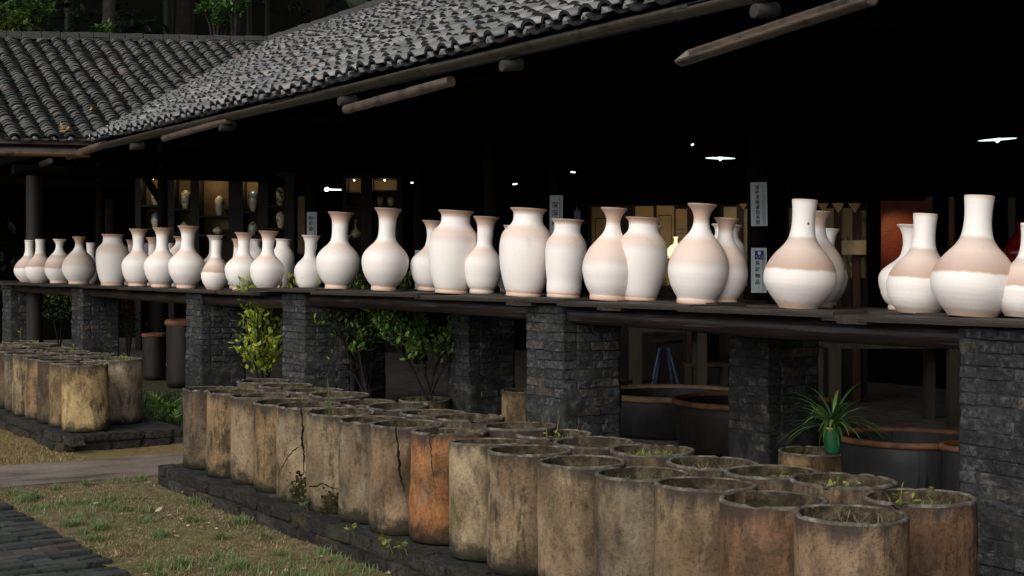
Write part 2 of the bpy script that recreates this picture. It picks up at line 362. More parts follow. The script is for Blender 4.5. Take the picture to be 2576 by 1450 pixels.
def m_leaf(name, stops, trans=0.35, rough=0.45):
    k = NT(name, rough, 0.4); r = k.rand(); c = k.ramp(r, stops); k.col(c)
    tr = k.n('ShaderNodeBsdfTranslucent'); k.set(tr.inputs[0], k.mix(1.0, c, (1.3, 1.35, 0.8), 'MULTIPLY'))
    mx = k.n('ShaderNodeMixShader'); mx.inputs[0].default_value = trans
    out = k.t.nodes['Material Output']; k.t.links.new(k.b.outputs[0], mx.inputs[1]); k.t.links.new(tr.outputs[0], mx.inputs[2]); k.t.links.new(mx.outputs[0], out.inputs[0])
    return k.m
M_LEAF_Y = m_leaf('leaf_yellow_green', [(0, (0.14, 0.21, 0.03)), (0.5, (0.32, 0.38, 0.05)), (0.8, (0.48, 0.49, 0.09)), (1, (0.18, 0.30, 0.05))])
M_LEAF = m_leaf('leaf_green', [(0, (0.040, 0.088, 0.020)), (0.5, (0.10, 0.19, 0.038)), (0.85, (0.17, 0.28, 0.06)), (1, (0.28, 0.32, 0.06))])
M_LEAF_D = m_leaf('leaf_forest', [(0, (0.004, 0.009, 0.004)), (0.6, (0.011, 0.022, 0.009)), (1, (0.022, 0.042, 0.014))], 0.2, 0.6)
M_LEAF_T = m_leaf('leaf_tree', [(0, (0.018, 0.045, 0.012)), (0.6, (0.045, 0.10, 0.022)), (1, (0.10, 0.16, 0.036))], 0.3, 0.5)
M_GRASS = m_leaf('grass_green', [(0, (0.050, 0.070, 0.024)), (0.4, (0.085, 0.115, 0.042)), (0.8, (0.13, 0.155, 0.066)), (1, (0.17, 0.155, 0.075))], 0.25, 0.7)
M_GRASS_L = m_leaf('grass_tuft', [(0, (0.085, 0.135, 0.036)), (0.4, (0.13, 0.185, 0.065)), (0.8, (0.20, 0.25, 0.11)), (1, (0.26, 0.25, 0.13))], 0.3, 0.6)
M_STRAW = m_leaf('grass_dry', [(0, (0.105, 0.060, 0.030)), (0.3, (0.185, 0.130, 0.064)), (0.65, (0.280, 0.215, 0.112)), (0.85, (0.37, 0.305, 0.175)), (1, (0.15, 0.155, 0.06))], 0.15, 0.85)
M_STRAW_Y = m_leaf('grass_straw', [(0, (0.14, 0.09, 0.04)), (0.4, (0.22, 0.155, 0.07)), (0.8, (0.31, 0.24, 0.12)), (1, (0.15, 0.15, 0.05))], 0.15, 0.85)
M_MOSS = m_leaf('moss_bright', [(0, (0.08, 0.10, 0.016)), (0.6, (0.19, 0.21, 0.040)), (1, (0.28, 0.28, 0.07))], 0.25, 0.8)
M_BARK = plain('dark_bark', (0.016, 0.014, 0.012), 0.9, 0.2, 0.5, 9, 0.6)
M_BARK_L = plain('grey_bark', (0.040, 0.036, 0.030), 0.9, 0.2, 0.4, 7, 0.6)

# ================================================================== GROUND
def sheet(name, x0, x1, y0, y1, z, mat, nx=1, ny=1, fz=None, th=0.0):
    m = MB(); vs = []
    for j in range(ny + 1):
        for i in range(nx + 1):
            x, y = x0 + (x1 - x0) * i / nx, y0 + (y1 - y0) * j / ny
            vs.append((x, y, z + (fz(x, y) if fz else 0)))
    m.add(vs, [(j * (nx + 1) + i, j * (nx + 1) + i + 1, (j + 1) * (nx + 1) + i + 1, (j + 1) * (nx + 1) + i) for j in range(ny) for i in range(nx)], True)
    if th: m.box(x0, x1, y0, y1, z - th, z - 0.004)
    return tag(m.build(name, mat), kind='structure')
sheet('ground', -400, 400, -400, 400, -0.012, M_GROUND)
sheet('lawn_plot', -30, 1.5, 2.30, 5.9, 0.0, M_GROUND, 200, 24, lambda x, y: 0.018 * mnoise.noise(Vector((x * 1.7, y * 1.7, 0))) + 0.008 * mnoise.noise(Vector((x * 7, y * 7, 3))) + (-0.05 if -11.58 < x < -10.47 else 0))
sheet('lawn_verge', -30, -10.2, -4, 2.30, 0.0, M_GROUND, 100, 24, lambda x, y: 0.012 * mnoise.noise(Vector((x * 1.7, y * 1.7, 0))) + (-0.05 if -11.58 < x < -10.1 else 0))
sheet('concrete_path', -11.58, -10.47, -4, 6.2, 0.020, M_PATH, 12, 80, lambda x, y: 0.006 * mnoise.noise(Vector((x * 3, y * 3, 9))), 0.05)
# hall floor, a step above the yard
M_FLOOR = None
def m_floor():
    k = NT('hall_floor_brick', 0.6, 0.45); g = k.n('ShaderNodeNewGeometry'); p = g.outputs['Position']
    br = k.n('ShaderNodeTexBrick'); k.set(br.inputs['Vector'], p); br.inputs['Scale'].default_value = 1.0
    br.inputs['Brick Width'].default_value = 0.27; br.inputs['Row Height'].default_value = 0.14; br.inputs['Mortar Size'].default_value = 0.008
    br.inputs['Color1'].default_value = (0.24, 0.205, 0.185, 1); br.inputs['Color2'].default_value = (0.17, 0.148, 0.136, 1); br.inputs['Mortar'].default_value = (0.32, 0.29, 0.27, 1)
    n = k.noise(p, 8, 5, 0.6); c = k.mix(k.smooth(n, 0.35, 0.7), k.mix(1.0, br.outputs[0], (0.5, 0.5, 0.5), 'MULTIPLY'), br.outputs[0])
    k.bump(k.math('ADD', k.math('MULTIPLY', br.outputs['Fac'], 0.6), k.noise(p, 40, 3)), 0.4, 0.01); return k.col(c)
sheet('hall_floor', -30, 3, 7.75, 14.3, 0.05, m_floor(), 1, 1, None, 0.08)
# ------------------------------------------------------------------ brick meshes
def rough_brick(seed, bev=0.08, jit=0.045):
    """unit brick -0.5..0.5 with chamfered, worn edges"""
    rnd = random.Random(seed); bm = bmesh.new(); bmesh.ops.create_cube(bm, size=1.0)
    bmesh.ops.bevel(bm, geom=bm.edges[:], offset=bev, segments=1, affect='EDGES')
    for v in bm.verts: v.co += Vector((rnd.uniform(-jit, jit) * 0.6, rnd.uniform(-jit, jit), rnd.uniform(-jit, jit) * 1.6))
    me = bpy.data.meshes.new('brick'); bm.to_mesh(me); bm.free(); return me
BR = [rough_brick(i) for i in range(14)]
for b in BR: b.materials.append(M_BRICK)
BR_D = [rough_brick(i + 40, 0.10, 0.075) for i in range(10)]
for b in BR_D: b.materials.append(M_BRICK_DARK)
BR_P = [rough_brick(i + 80, 0.05, 0.03) for i in range(10)]
for b in BR_P: b.materials.append(M_PAVER)
def piece(name, me, parent, c, size, rz=0.0, tilt=0.0):
    o = bpy.data.objects.new(name, me); COL.objects.link(o); o.parent = parent
    o.location = c; o.scale = size; o.rotation_euler = (tilt, 0, rz); return o
# paving at the bottom left
pv = sheet('brick_paving', -10.05, 1.5, -6, 2.28, 0.0, M_MORTAR); 
n = 0
for j in range(0, 36):
    s = 9.98 - j * 0.086
    row = j
    y = 2.345 - (0.13 if j % 2 else 0.0) + random.uniform(-0.012, 0.012)
    k = 0
    while y > 0.95 and n < 300:
        ln = random.uniform(0.235, 0.275)
        p = Vector((-s, y - ln / 2, 0.0))
        q = px_of(p)
        if -60 < q[0] < 600 and q[1] < 1530:
            piece('brick', random.choice(BR_P), pv, (p.x, p.y, -0.014 + random.uniform(-0.010, 0.008)), (0.082, ln - 0.010, 0.075), random.uniform(-0.05, 0.05), random.uniform(-0.05, 0.05)); n += 1
        y -= ln

# ================================================================== BRICK PILLARS
ZP_A, ZP_B = 1.315, 1.355
def plank_z(s):
    if s > 14.05: return 1.315
    return 1.325 + 0.038 * min(1.0, max(0.0, (s - 5) / 6.0))
def pillar(s_far, v0, width, deep, top, label, seed, h=0.067, ln=0.235):
    rnd = random.Random(seed)
    c = W(s_far - width / 2, v0 + deep / 2, 0)
    t = empty('brick_pillar', c); tag(t, label, 'pillar', 'brick pillars under the shelf')
    m = MB(); r = 0.011
    nz, nn = 44, 18; ring = []
    for i in range(nz + 1):
        z = (top - .012) * i / nz
        for side in range(4):
            for q in range(nn):
                u = q / nn
                x, y, ox, oy = [(-width / 2 + u * width, -deep / 2, 0, -1), (width / 2, -deep / 2 + u * deep, 1, 0), (width / 2 - u * width, deep / 2, 0, 1), (-width / 2, deep / 2 - u * deep, -1, 0)][side]
                w_ = Vector((x + c.x, y + c.y, z)); f_ = mnoise.fractal(w_ * 5.0, 1.0, 2.0, 4) * .012 + mnoise.noise(w_ * 26) * .004
                e = -.008 + f_ + .017 * max(0, 1 - z / (top * .72)); 
                if q == 0: ox, oy = [(-.7, -.7), (.7, -.7), (.7, .7), (-.7, .7)][side]
                m.v.append((x + ox * e, y + oy * e, z))
    N4 = 4 * nn
    for i in range(nz):
        for q in range(N4): m.f.append((i * N4 + q, i * N4 + (q + 1) % N4, (i + 1) * N4 + (q + 1) % N4, (i + 1) * N4 + q)); m.sm.append(True)
    m.f.append(tuple(nz * N4 + q for q in range(N4))); m.sm.append(False)
    m.build('mortar_core', M_MORTAR, t)
    n = int(round(top / h)); h = top / n
    for i in range(n):
        z = (i + 0.5) * h; hh = h - 0.004
        grow = rnd.uniform(-0.006, 0.008) + (0.012 if i == n - 1 else 0) + (0.008 if i < 2 else 0)
        # courtyard face (local -Y): stretchers and headers in turn
        edges = [-width / 2]; off = (0.5 if i % 2 else 1.0)
        x = -width / 2 + ln * off * rnd.uniform(0.92, 1.08)
        while x < width / 2 - 0.07: edges.append(x); x += ln * rnd.uniform(0.90, 1.10)
        edges.append(width / 2)
        for a, b in zip(edges[:-1], edges[1:]):
            first = (b == edges[-1])
            piece('brick', rnd.choice(BR), t, ((a + b) / 2, -deep / 2 + 0.06 - grow * rnd.uniform(0.3, 1.2), z + rnd.uniform(-.003, .003)), (b - a - 0.005, 0.125, hh * rnd.uniform(0.86, 1.06)), rnd.uniform(-0.035, 0.035), rnd.uniform(-.03, .03))
        # face towards the camera (local +X)
        y = -deep / 2 + 0.125; edges = [y]
        y += ln * (1.0 if i % 2 else 0.55) * rnd.uniform(0.92, 1.08)
        while y < deep / 2 - 0.07: edges.append(y); y += ln * rnd.uniform(0.90, 1.10)
        edges.append(deep / 2)
        for a, b in zip(edges[:-1], edges[1:]):
            piece('brick', rnd.choice(BR), t, (width / 2 - 0.06 + grow * rnd.uniform(0.3, 1.2), (a + b) / 2, z + rnd.uniform(-.003, .003)), (0.125, b - a - 0.005, hh * rnd.uniform(0.86, 1.06)), rnd.uniform(-0.035, 0.035), rnd.uniform(-.03, .03))
    return t
def v_at(px, s):
    a = (px - CX) / F
    return s * (ST + a * CT) / (CT - a * ST)
PIL = [(6, 27, 108, 'darkest brick pillar at the far left edge, under the two end vases'),
       (180, 208, 300, 'second brick pillar from the left, behind the far group of saggars'),
       (468, 506, 617, 'pale weathered brick pillar between the tall crock and the yellow-green shrub'),
       (710, 766, 881, 'wide dark brick pillar just right of the yellow-green shrub'),
       (1323, 1417, 1562, 'brick pillar with lime patches in the middle, left of the blue stool'),
       (2412, 2590, 2760, 'large near brick pillar cut by the right edge of the picture')]
PS = []
for i, (x0, x1, x2, lb) in enumerate(PIL):
    s0, s1 = s_at(x0, 6.0), s_at(x1, 6.0); dp = v_at(x2, s1) - 6.0; PS.append((s0, s1, dp))
    pillar(s0, 6.0, s0 - s1, dp, plank_z(s0) - 0.045, lb, 100 + i)
RVP = 7.05
for i, (x0, x1, x2, lb) in enumerate([(850, 888, 969, 'short rear brick pillar seen behind the slender potted shrub'), (1128, 1180, 1295, 'rear brick pillar in shadow right of the two potted shrubs'), (1833, 1932, 2060, 'rear brick pillar in shadow behind the green plant pot')]):
    s0, s1 = s_at(x0, RVP), s_at(x1, RVP)
    pillar(s0, RVP, s0 - s1, v_at(x2, s1) - RVP, 1.20, lb, 200 + i)

# ================================================================== PLANK SHELF
shelf = empty('plank_shelf', W(14, 6.0, 1.2)); tag(shelf, 'long shelf of dark weathered planks on logs, carrying the bisque vases', 'shelf')
so = shelf.location
def plank_mesh(seed, n=8):
    rnd = random.Random(seed); m = MB(); vs = []
    for i in range(n + 1):
        x = -0.5 + i / n; jy, jz = rnd.uniform(-.04, .04), rnd.uniform(-.10, .06)
        e = 0.0 if 0 < i < n else 1
        vs += [(x, -0.5 + jy, -0.5), (x, 0.5, -0.5), (x, 0.5, 0.5), (x, -0.5 + jy * 1.4, 0.5 + jz * 0.5), (x, -0.5 + jy - 0.01, 0.1)]
    fs = []
    for i in range(n):
        a, b = i * 5, (i + 1) * 5
        for k in range(5): fs.append((a + k, a + (k + 1) % 5, b + (k + 1) % 5, b + k))
    m.add(vs, fs); m.add(vs[:5], [(0, 1, 2, 3, 4)]); m.add(vs[-5:], [(4, 3, 2, 1, 0)])
    return m.mesh('plank', M_PLANK)
PLK = [plank_mesh(i) for i in range(8)]
rnd = random.Random(5)
front_joints = [27.5, 25.0, 22.4, 20.2, 18.6, 17.1, 15.2, 14.02, None, 14.15, 12.55, 10.55, 8.42, 7.05, 5.78, 4.3, 2.5]
def lay(s0, s1, v0, v1, dz=0.0, th=0.034):
    L = s0 - s1 + 0.10; sm = (s0 + s1) / 2
    o = piece('plank', rnd.choice(PLK), shelf, W(sm, (v0 + v1) / 2, plank_z(min(sm, 14.0) if s0 < 14.3 else max(sm, 14.1)) - th / 2 + dz) - so, (L, v1 - v0, th))
    o.rotation_euler = (0, -0.004 + rnd.uniform(-.003, .003), rnd.uniform(-.006, .006)); return o
prev = None
for j in front_joints:
    if prev is not None and j is not None: lay(prev, j, 5.90 + rnd.uniform(-.025, .02), 6.16, rnd.uniform(-.006, .004))
    prev = j
for row, (a, b) in enumerate([(6.17, 6.40), (6.42, 6.66), (6.68, 6.93)]):
    s = 27.6
    while s > 2.6:
        e = s - rnd.uniform(1.7, 2.8)
        if s > 14.1 > e: e = 14.06
        lay(s, e, a, b, rnd.uniform(-.006, .002)); s = e
for s, v, L in [(9.0, 5.99, 0.33), (7.85, 5.98, 0.26), (5.60, 5.97, 0.22)]:          # offcuts laid on the front edge
    piece('plank', rnd.choice(PLK), shelf, W(s, v, plank_z(s) - 0.030) - so, (L, 0.16, 0.050), 0.05)
def log(s0, s1, v, z, r0, r1, seed):
    rr = random.Random(seed); m = MB(); pts, rd = [], []
    for i in range(15):
        t = i / 14; s = s0 + (s1 - s0) * t
        pts.append(W(s, v + 0.012 * math.sin(t * 5 + seed), z + 0.010 * math.sin(t * 4 + seed * 2)) - so); rd.append(r0 + (r1 - r0) * t + rr.uniform(-.004, .004))
    m.tube(pts, rd, 18); return m.build('log', M_LOG, shelf)
for i, (a, b) in enumerate([(27.4, 21.0), (21.1, 15.9), (16.0, 13.1), (13.2, 8.7), (8.75, 4.5), (4.6, 2.4)]):
    zc = plank_z((a + b) / 2) - 0.036
    log(a, b, 6.10, zc - 0.070, 0.066, 0.072 if b < 13 else 0.066, i); log(a, b, 6.68, zc - 0.088, 0.08, 0.085, i + 10)

# ================================================================== SAGGAR PLINTHS
def plinth(s_far, s_near, v0, v1, label, rows=2, top=0.145):
    rnd = random.Random(int(s_far * 10)); t = empty('brick_plinth', W((s_far + s_near) / 2, (v0 + v1) / 2, 0)); tag(t, label, 'plinth')
    m = MB(); o = t.location
    m.box(-(s_far - s_near) / 2 + .02, (s_far - s_near) / 2 - .02, -(v1 - v0) / 2 + .02, (v1 - v0) / 2 - .02, -0.02, top - 0.006); m.build('mortar_core', M_MORTAR, t)
    h = top / rows; cnt = 0
    for i in range(rows):
        z = (i + .5) * h - 0.004
        x = s_far + (0.0 if i % 2 else 0.0); xs = 0.02 if i < rows - 1 else 0.0
        s = s_far
        while s > s_near and cnt < 290:
            ln = rnd.uniform(0.24, 0.31) * (0.6 if (s == s_far and i % 2) else 1)
            piece('brick', rnd.choice(BR_D), t, W(s - ln / 2, v0 + .06 + rnd.uniform(-.012, .012) - xs, z + rnd.uniform(-.006, .004)) - o, (ln - .010, .13, h * rnd.uniform(.90, 1.0)), rnd.uniform(-.04, .04), rnd.uniform(-.05, .05)); s -= ln; cnt += 1
        for se, sg in ((s_far, -1), (s_near, 1)):
            v = v0 + .13
            while v < v1:
                ln = rnd.uniform(0.24, 0.31)
                piece('brick', rnd.choice(BR_D), t, W(se + sg * .06, v + ln / 2, z) - o, (.13, ln - .01, h * rnd.uniform(.90, 1.0)), rnd.uniform(-.03, .03), 0); v += ln; cnt += 1
    return t
plinth(10.12, 3.0, 3.50, 4.62, 'low mossy brick plinth under the long near row of saggars')
plinth(17.6, 12.28, 3.42, 4.52, 'low brick plinth under the far group of saggars on the left')

# ================================================================== SAGGARS
def uv_cyl(me, h):
    uvl = me.uv_layers.new(name='UVMap'); co = [v.co for v in me.vertices]
    for p in me.polygons:
        for li in p.loop_indices:
            c = co[me.loops[li].vertex_index]; uvl.data[li].uv = (math.atan2(c.y, c.x) / (2 * PI) + 0.5, c.z / h)
def blades(mb, n, cx, cy, z, spread, h0, h1, rnd, width=0.004, lean=0.6, curl=True):
    for _ in range(n):
        a = rnd.uniform(0, 2 * PI); rr = spread * math.sqrt(rnd.random()); x, y = cx + rr * math.cos(a), cy + rr * math.sin(a)
        h = rnd.uniform(h0, h1); d = rnd.uniform(0, 2 * PI); l = h * rnd.uniform(0.15, lean); wd = width * rnd.uniform(.6, 1.3)
        ux, uy = math.cos(d), math.sin(d); px, py = -uy * wd, ux * wd
        zz = z(x, y) if callable(z) else z
        mb.add([(x - px, y - py, zz), (x + px, y + py, zz), (x + ux * l * .4 + px * .7, y + uy * l * .4 + py * .7, zz + h * .62), (x + ux * l * .4 - px * .7, y + uy * l * .4 - py * .7, zz + h * .62), (x + ux * l, y + uy * l, zz + h)], [(0, 1, 2, 3), (3, 2, 4)])
def saggar(s, v, label, col, seed, D=0.405, H=0.58, z0=0.145, lean=(0, 0), soil=0.09, weed=None, crack=None, moss=None, group=None, taper=0.0, name='saggar', wall=0.019):
    rnd = random.Random(seed); t = empty(name, W(s, v, z0)); tag(t, label, 'saggar', group)
    t.rotation_euler = (lean[0] + rnd.gauss(0, .009), lean[1] + rnd.gauss(0, .009), 0)
    H = H * rnd.uniform(0.975, 1.02); Ro = D / 2; n = 56; off = Vector((seed * 3.1, seed * 1.7, 0)); sq = rnd.uniform(0.0, 0.006); ph = rnd.uniform(0, PI)
    def wob(a, z, j):
        q = Vector((math.cos(a) * 1.3, math.sin(a) * 1.3, z * 3)) + off
        return 0.009 * mnoise.noise(q) + sq * math.cos(2 * (a - ph)) + 0.0016 * mnoise.noise(q * 9)
    m = MB(); prof = []
    for i in range(15): tt = i / 14; prof.append((Ro * (1 - taper * (1 - tt)) - (0.004 if i == 0 else 0), tt * (H - 0.012)))
    b = m.lathe(prof, n, True, False, wob=wob)
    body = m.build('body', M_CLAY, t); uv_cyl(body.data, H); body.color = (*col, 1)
    m = MB(); pr = [(Ro + 0.0006, H - 0.0125), (Ro + 0.0008, H - 0.004), (Ro - 0.003, H), (Ro - wall + 0.003, H), (Ro - wall, H - 0.006)]
    chip = rnd.uniform(0.3, 1.0)
    vs0 = len(m.v)
    m.lathe(pr, n, False, False, wob=wob)
    for i, p in enumerate(m.v):
        a = math.atan2(p[1], p[0]); q = Vector((math.cos(a) * 3.0, math.sin(a) * 3.0, 7)) + off
        ch = max(0.0, mnoise.noise(q * 1.3) - 0.25) * 0.085 * chip + 0.003 * mnoise.noise(q * 5)
        if p[2] > H - 0.0122: m.v[i] = (p[0], p[1], p[2] - ch)
    m.build('rim', M_RIM, t)
    m = MB(); m.lathe([(Ro - wall, H - 0.006), (Ro - wall - .002, H - soil - 0.03)], n, False, False, wob=wob)
    m.f = [q[::-1] for q in m.f]; inn = m.build('inner_wall', M_INNER, t); uv_cyl(inn.data, H); inn.color = tuple(c * .50 for c in col) + (1,)
    m = MB(); vs = [(0, 0, H - soil + 0.01)]
    for j in range(1, 6):
        for k in range(24):
            a = 2 * PI * k / 24; r = (Ro - wall) * j / 5; vs.append((r * math.cos(a), r * math.sin(a), H - soil + 0.028 * mnoise.noise(Vector((r * 14 * math.cos(a), r * 14 * math.sin(a), seed)))))
    fs = [(0, 1 + k, 1 + (k + 1) % 24) for k in range(24)]
    for j in range(4):
        for k in range(24): fs.append((1 + j * 24 + k, 1 + (j + 1) * 24 + k, 1 + (j + 1) * 24 + (k + 1) % 24, 1 + j * 24 + (k + 1) % 24))
    m.add(vs, fs, True); m.build('soil', M_SOIL, t)
    zs = H - soil
    if weed:
        m = MB(); kind = weed
        if kind == 'moss':
            blades(m, 620, 0.01, 0, zs, Ro * .62, .025, .062, rnd, .0045, 1.2); mt = M_MOSS
        elif kind == 'herb':
            for _ in range(46):
                a, r0 = rnd.uniform(0, 2 * PI), rnd.uniform(0, Ro * .5); leafy(m, Vector((r0 * math.cos(a), r0 * math.sin(a), zs + rnd.uniform(.01, .05))), rnd, .03)
            mt = M_MOSS
        elif kind == 'tall':
            blades(m, 7, -.05, -.05, zs, .02, .16, .30, rnd, .0042, .25); blades(m, 260, .04, 0, zs, Ro * .75, .015, .06, rnd, .0024, 1.4); mt = M_GRASS
        elif kind == 'sprout':
            for _ in range(4):
                a, r0 = rnd.uniform(0, 2 * PI), rnd.uniform(0, Ro * .45); q0 = Vector((r0 * math.cos(a), r0 * math.sin(a), zs)); hz = rnd.uniform(.04, .10); m.tube([q0, q0 + Vector((.005, 0, hz))], .0016, 4)
                for c_ in range(5): leafy(m, q0 + Vector((.005 * c_ / 4, 0, hz * (.4 + .6 * c_ / 4))), rnd, .028, .2)
            blades(m, 40, 0, 0, zs, Ro * .7, .02, .07, rnd, .003, 1.0); mt = M_MOSS
        else:
            blades(m, 150, rnd.uniform(-.05, .05), rnd.uniform(-.05, .05), zs, Ro * .7, .012, .05, rnd, .0022, 1.8); mt = M_GRASS if kind == 'grass' else M_DEAD
        tag(m.build('weeds', mt, t), kind='stuff')
    if crack:
        m = MB()
        for path, wd in crack:                                   # path in (angle in degrees from the view, height fraction)
            pts = []; rr = random.Random(seed + 3)
            for i in range(len(path) - 1):
                (a0, h0), (a1, h1) = path[i], path[i + 1]
                for q in range(6): u = q / 6; pts.append((a0 + (a1 - a0) * u + rr.uniform(-1.6, 1.6), h0 + (h1 - h0) * u))
            pts.append(path[-1]); vs = []
            for i, (a, hh) in enumerate(pts):
                ang = math.atan2(-v, s) - lean[1] * 0 + R(a); ww = wd * (0.35 + 0.65 * math.sin(PI * min(1, (i + 1) / len(pts)) ** .7)) * rr.uniform(.6, 1.3)
                dirv = (pts[min(i + 1, len(pts) - 1)][0] - pts[max(0, i - 1)][0], pts[min(i + 1, len(pts) - 1)][1] - pts[max(0, i - 1)][1])
                horiz = abs(dirv[0]) * 0.0035 > abs(dirv[1]) * H
                rad = Ro + wob(ang, hh * H, 0) + 0.0012
                for sg in (-1, 1):
                    an, hz = (ang, hh * H + sg * ww) if horiz else (ang + sg * ww / Ro, hh * H)
                    vs.append((rad * math.cos(an), rad * math.sin(an), hz))
            m.add(vs, [(2 * i, 2 * i + 1, 2 * i + 3, 2 * i + 2) for i in range(len(pts) - 1)])
        m.build('crack', M_CRACK, t)
    if moss:
        m = MB()
        for (a0, h0, r0) in moss:
            ang0 = math.atan2(-v, s) + R(a0)
            def on(du, dz, li): an = ang0 + du / Ro; hz = max(.003, h0 * H + dz); rr = Ro + wob(an, hz, 0) + .0015 + li; return (rr * math.cos(an), rr * math.sin(an), hz)
            for q_ in range(110):
                cx_, cz_ = rnd.gauss(0, r0 * .50), rnd.gauss(0, r0 * .8); rb = rnd.uniform(.004, .016); li = rnd.uniform(0, .0012)
                ring = [on(cx_ + rb * rnd.uniform(.6, 1.2) * math.cos(2 * PI * q / 9), cz_ + rb * rnd.uniform(.6, 1.2) * math.sin(2 * PI * q / 9), li) for q in range(9)]
                m.add([on(cx_, cz_, li + .0015)] + ring, [(0, 1 + q, 1 + (q + 1) % 9) for q in range(9)], True)
        tag(m.build('moss_patch', M_MOSSDARK, t), kind='stuff')
    return t
M_DEAD = m_leaf('dead_stalk', [(0, (.045, .032, .018)), (.5, (.10, .075, .042)), (1, (.20, .16, .095))], .1, .9)
M_MOSSDARK = plain('black_moss', (0.026, 0.024, 0.013), 1.0, 0.0, 0.7, 30, 0.8)
M_CRACK = plain('crack_shadow', (0.010, 0.010, 0.006), 1.0, 0.0, 0.3, 20)
def leafy(m, p, rnd, size, up=0.35, nrm=None):
    """one pointed leaf of two halves folded along the midrib"""
    d = Vector((rnd.gauss(0, 1), rnd.gauss(0, 1), rnd.gauss(up, .6))).normalized() if nrm is None else nrm
    sd = d.cross(Vector((rnd.gauss(0, .4), rnd.gauss(0, .4), 1))); sd = sd.normalized() if sd.length > 1e-4 else d.orthogonal()
    n = sd.cross(d); L = size * rnd.uniform(.7, 1.3); wd = L * .25
    a, b, c, e = p, p + d * L * .45 - n * L * .06, p + d * L * .75 - n * L * .06, p + d * L
    m.add([a, b, c, e, p + d * L * .4 + sd * wd, p + d * L * .75 + sd * wd * .8, p + d * L * .4 - sd * wd, p + d * L * .75 - sd * wd * .8], [(0, 1, 4), (1, 2, 5, 4), (2, 3, 5), (0, 6, 1), (1, 6, 7, 2), (2, 7, 3)])
TAN, OCH, GRY, ORG, RED, DRK, CRM, PNK = (0.200, 0.150, 0.095), (0.195, 0.132, 0.072), (0.165, 0.134, 0.096), (0.265, 0.118, 0.048), (0.150, 0.086, 0.052), (0.105, 0.078, 0.052), (0.27, 0.215, 0.138), (0.205, 0.144, 0.094)
GF, GB = 'saggars in the front line of the near row', 'saggars in the rear line of the near row'
FR = [  # centre column of the rim, row of the rim centre, colour, weeds, lean, extra label
    (531, 971, DRK, None, (0, 0), 'darkest narrow-looking saggar at the far left end of the near row, front line'),
    (592, 984, OCH, 'straw', (0.0, 0.01), 'ochre saggar with a notched rim, second from the left end of the near front line'),
    (657, 990, TAN, 'grass', (0, -.005), 'streaky tan saggar, third from the left end of the near front line'),
    (717, 1001, OCH, None, (0, .004), 'brown-ochre saggar with hollow dry top, left of the branching-cracked one'),
    (779, 1021, CRM, 'straw', (0.01, .005), 'tan saggar with a long branching vertical crack'),
    (857, 1035, CRM, 'tall', (0.005, .012), 'tan saggar with tall grass in its top and a crack across its foot'),
    (940, 1050, GRY, None, (0, .0), 'grey-brown stained saggar right of the one with tall grass'),
    (1022, 1067, PNK, None, (0.0, .012), 'pinkish saggar with one vertical crack, left of the orange one'),
    (1128, 1073, ORG, 'straw', (-.035, -.045), 'bright orange leaning saggar with a pale rim'),
    (1234, 1104, CRM, None, (-.02, -.035), 'pale cream saggar immediately right of the orange one'),
    (1330, 1128, TAN, 'straw', (0, .0), 'brown saggar full of dead straw, right of the pale cream one'),
    (1465, 1152, TAN, None, (0.0, .006), 'rust and tan saggar with dark runs under its left rim'),
    (1615, 1180, GRY, 'grass', (0.01, .008), 'dark-streaked saggar with a grey-green chipped rim, fifth from the right in front'),
    (1771, 1218, TAN, 'grass', (0, .004), 'tan saggar with a chipped rim and wispy grass, third from the right in front'),
    (1944, 1243, RED, None, (0.0, .004), 'reddish brown saggar with a white drip down its side'),
    (2139, 1281, PNK, 'straw', (0, 0), 'nearest saggar at the lower right, brown rim and dry leaves inside')]
MOSS = {4: [(-16, .15, .060)], 5: [(-16, .11, .050)], 9: [(22, .06, .06)]}
CRK = {4: [([(-14, 1.0), (-10, .80), (-13, .62), (-8, .50), (-11, .30)], .0065), ([(-13, .62), (-30, .54), (-48, .42), (-64, .30)], .004)],
       5: [([(-66, .25), (-45, .27), (-30, .31), (-18, .27), (-4, .26)], .0045)],
       7: [([(-17, 1.0), (-14, .8), (-11, .62), (-7, .48), (-3, .40)], .0065)],
       8: [([(-31, .97), (-28, .80), (-26, .62), (-22, .50)], .0022)]}
HR = 0.875
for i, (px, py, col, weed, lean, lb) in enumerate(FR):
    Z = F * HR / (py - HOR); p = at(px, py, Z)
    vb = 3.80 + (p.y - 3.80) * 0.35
    saggar(s_at(px, vb), vb, lb, col, 300 + i, weed=weed, lean=lean, crack=CRK.get(i), moss=MOSS.get(i), group=GF, soil=[.055, .085, .065][i % 3])
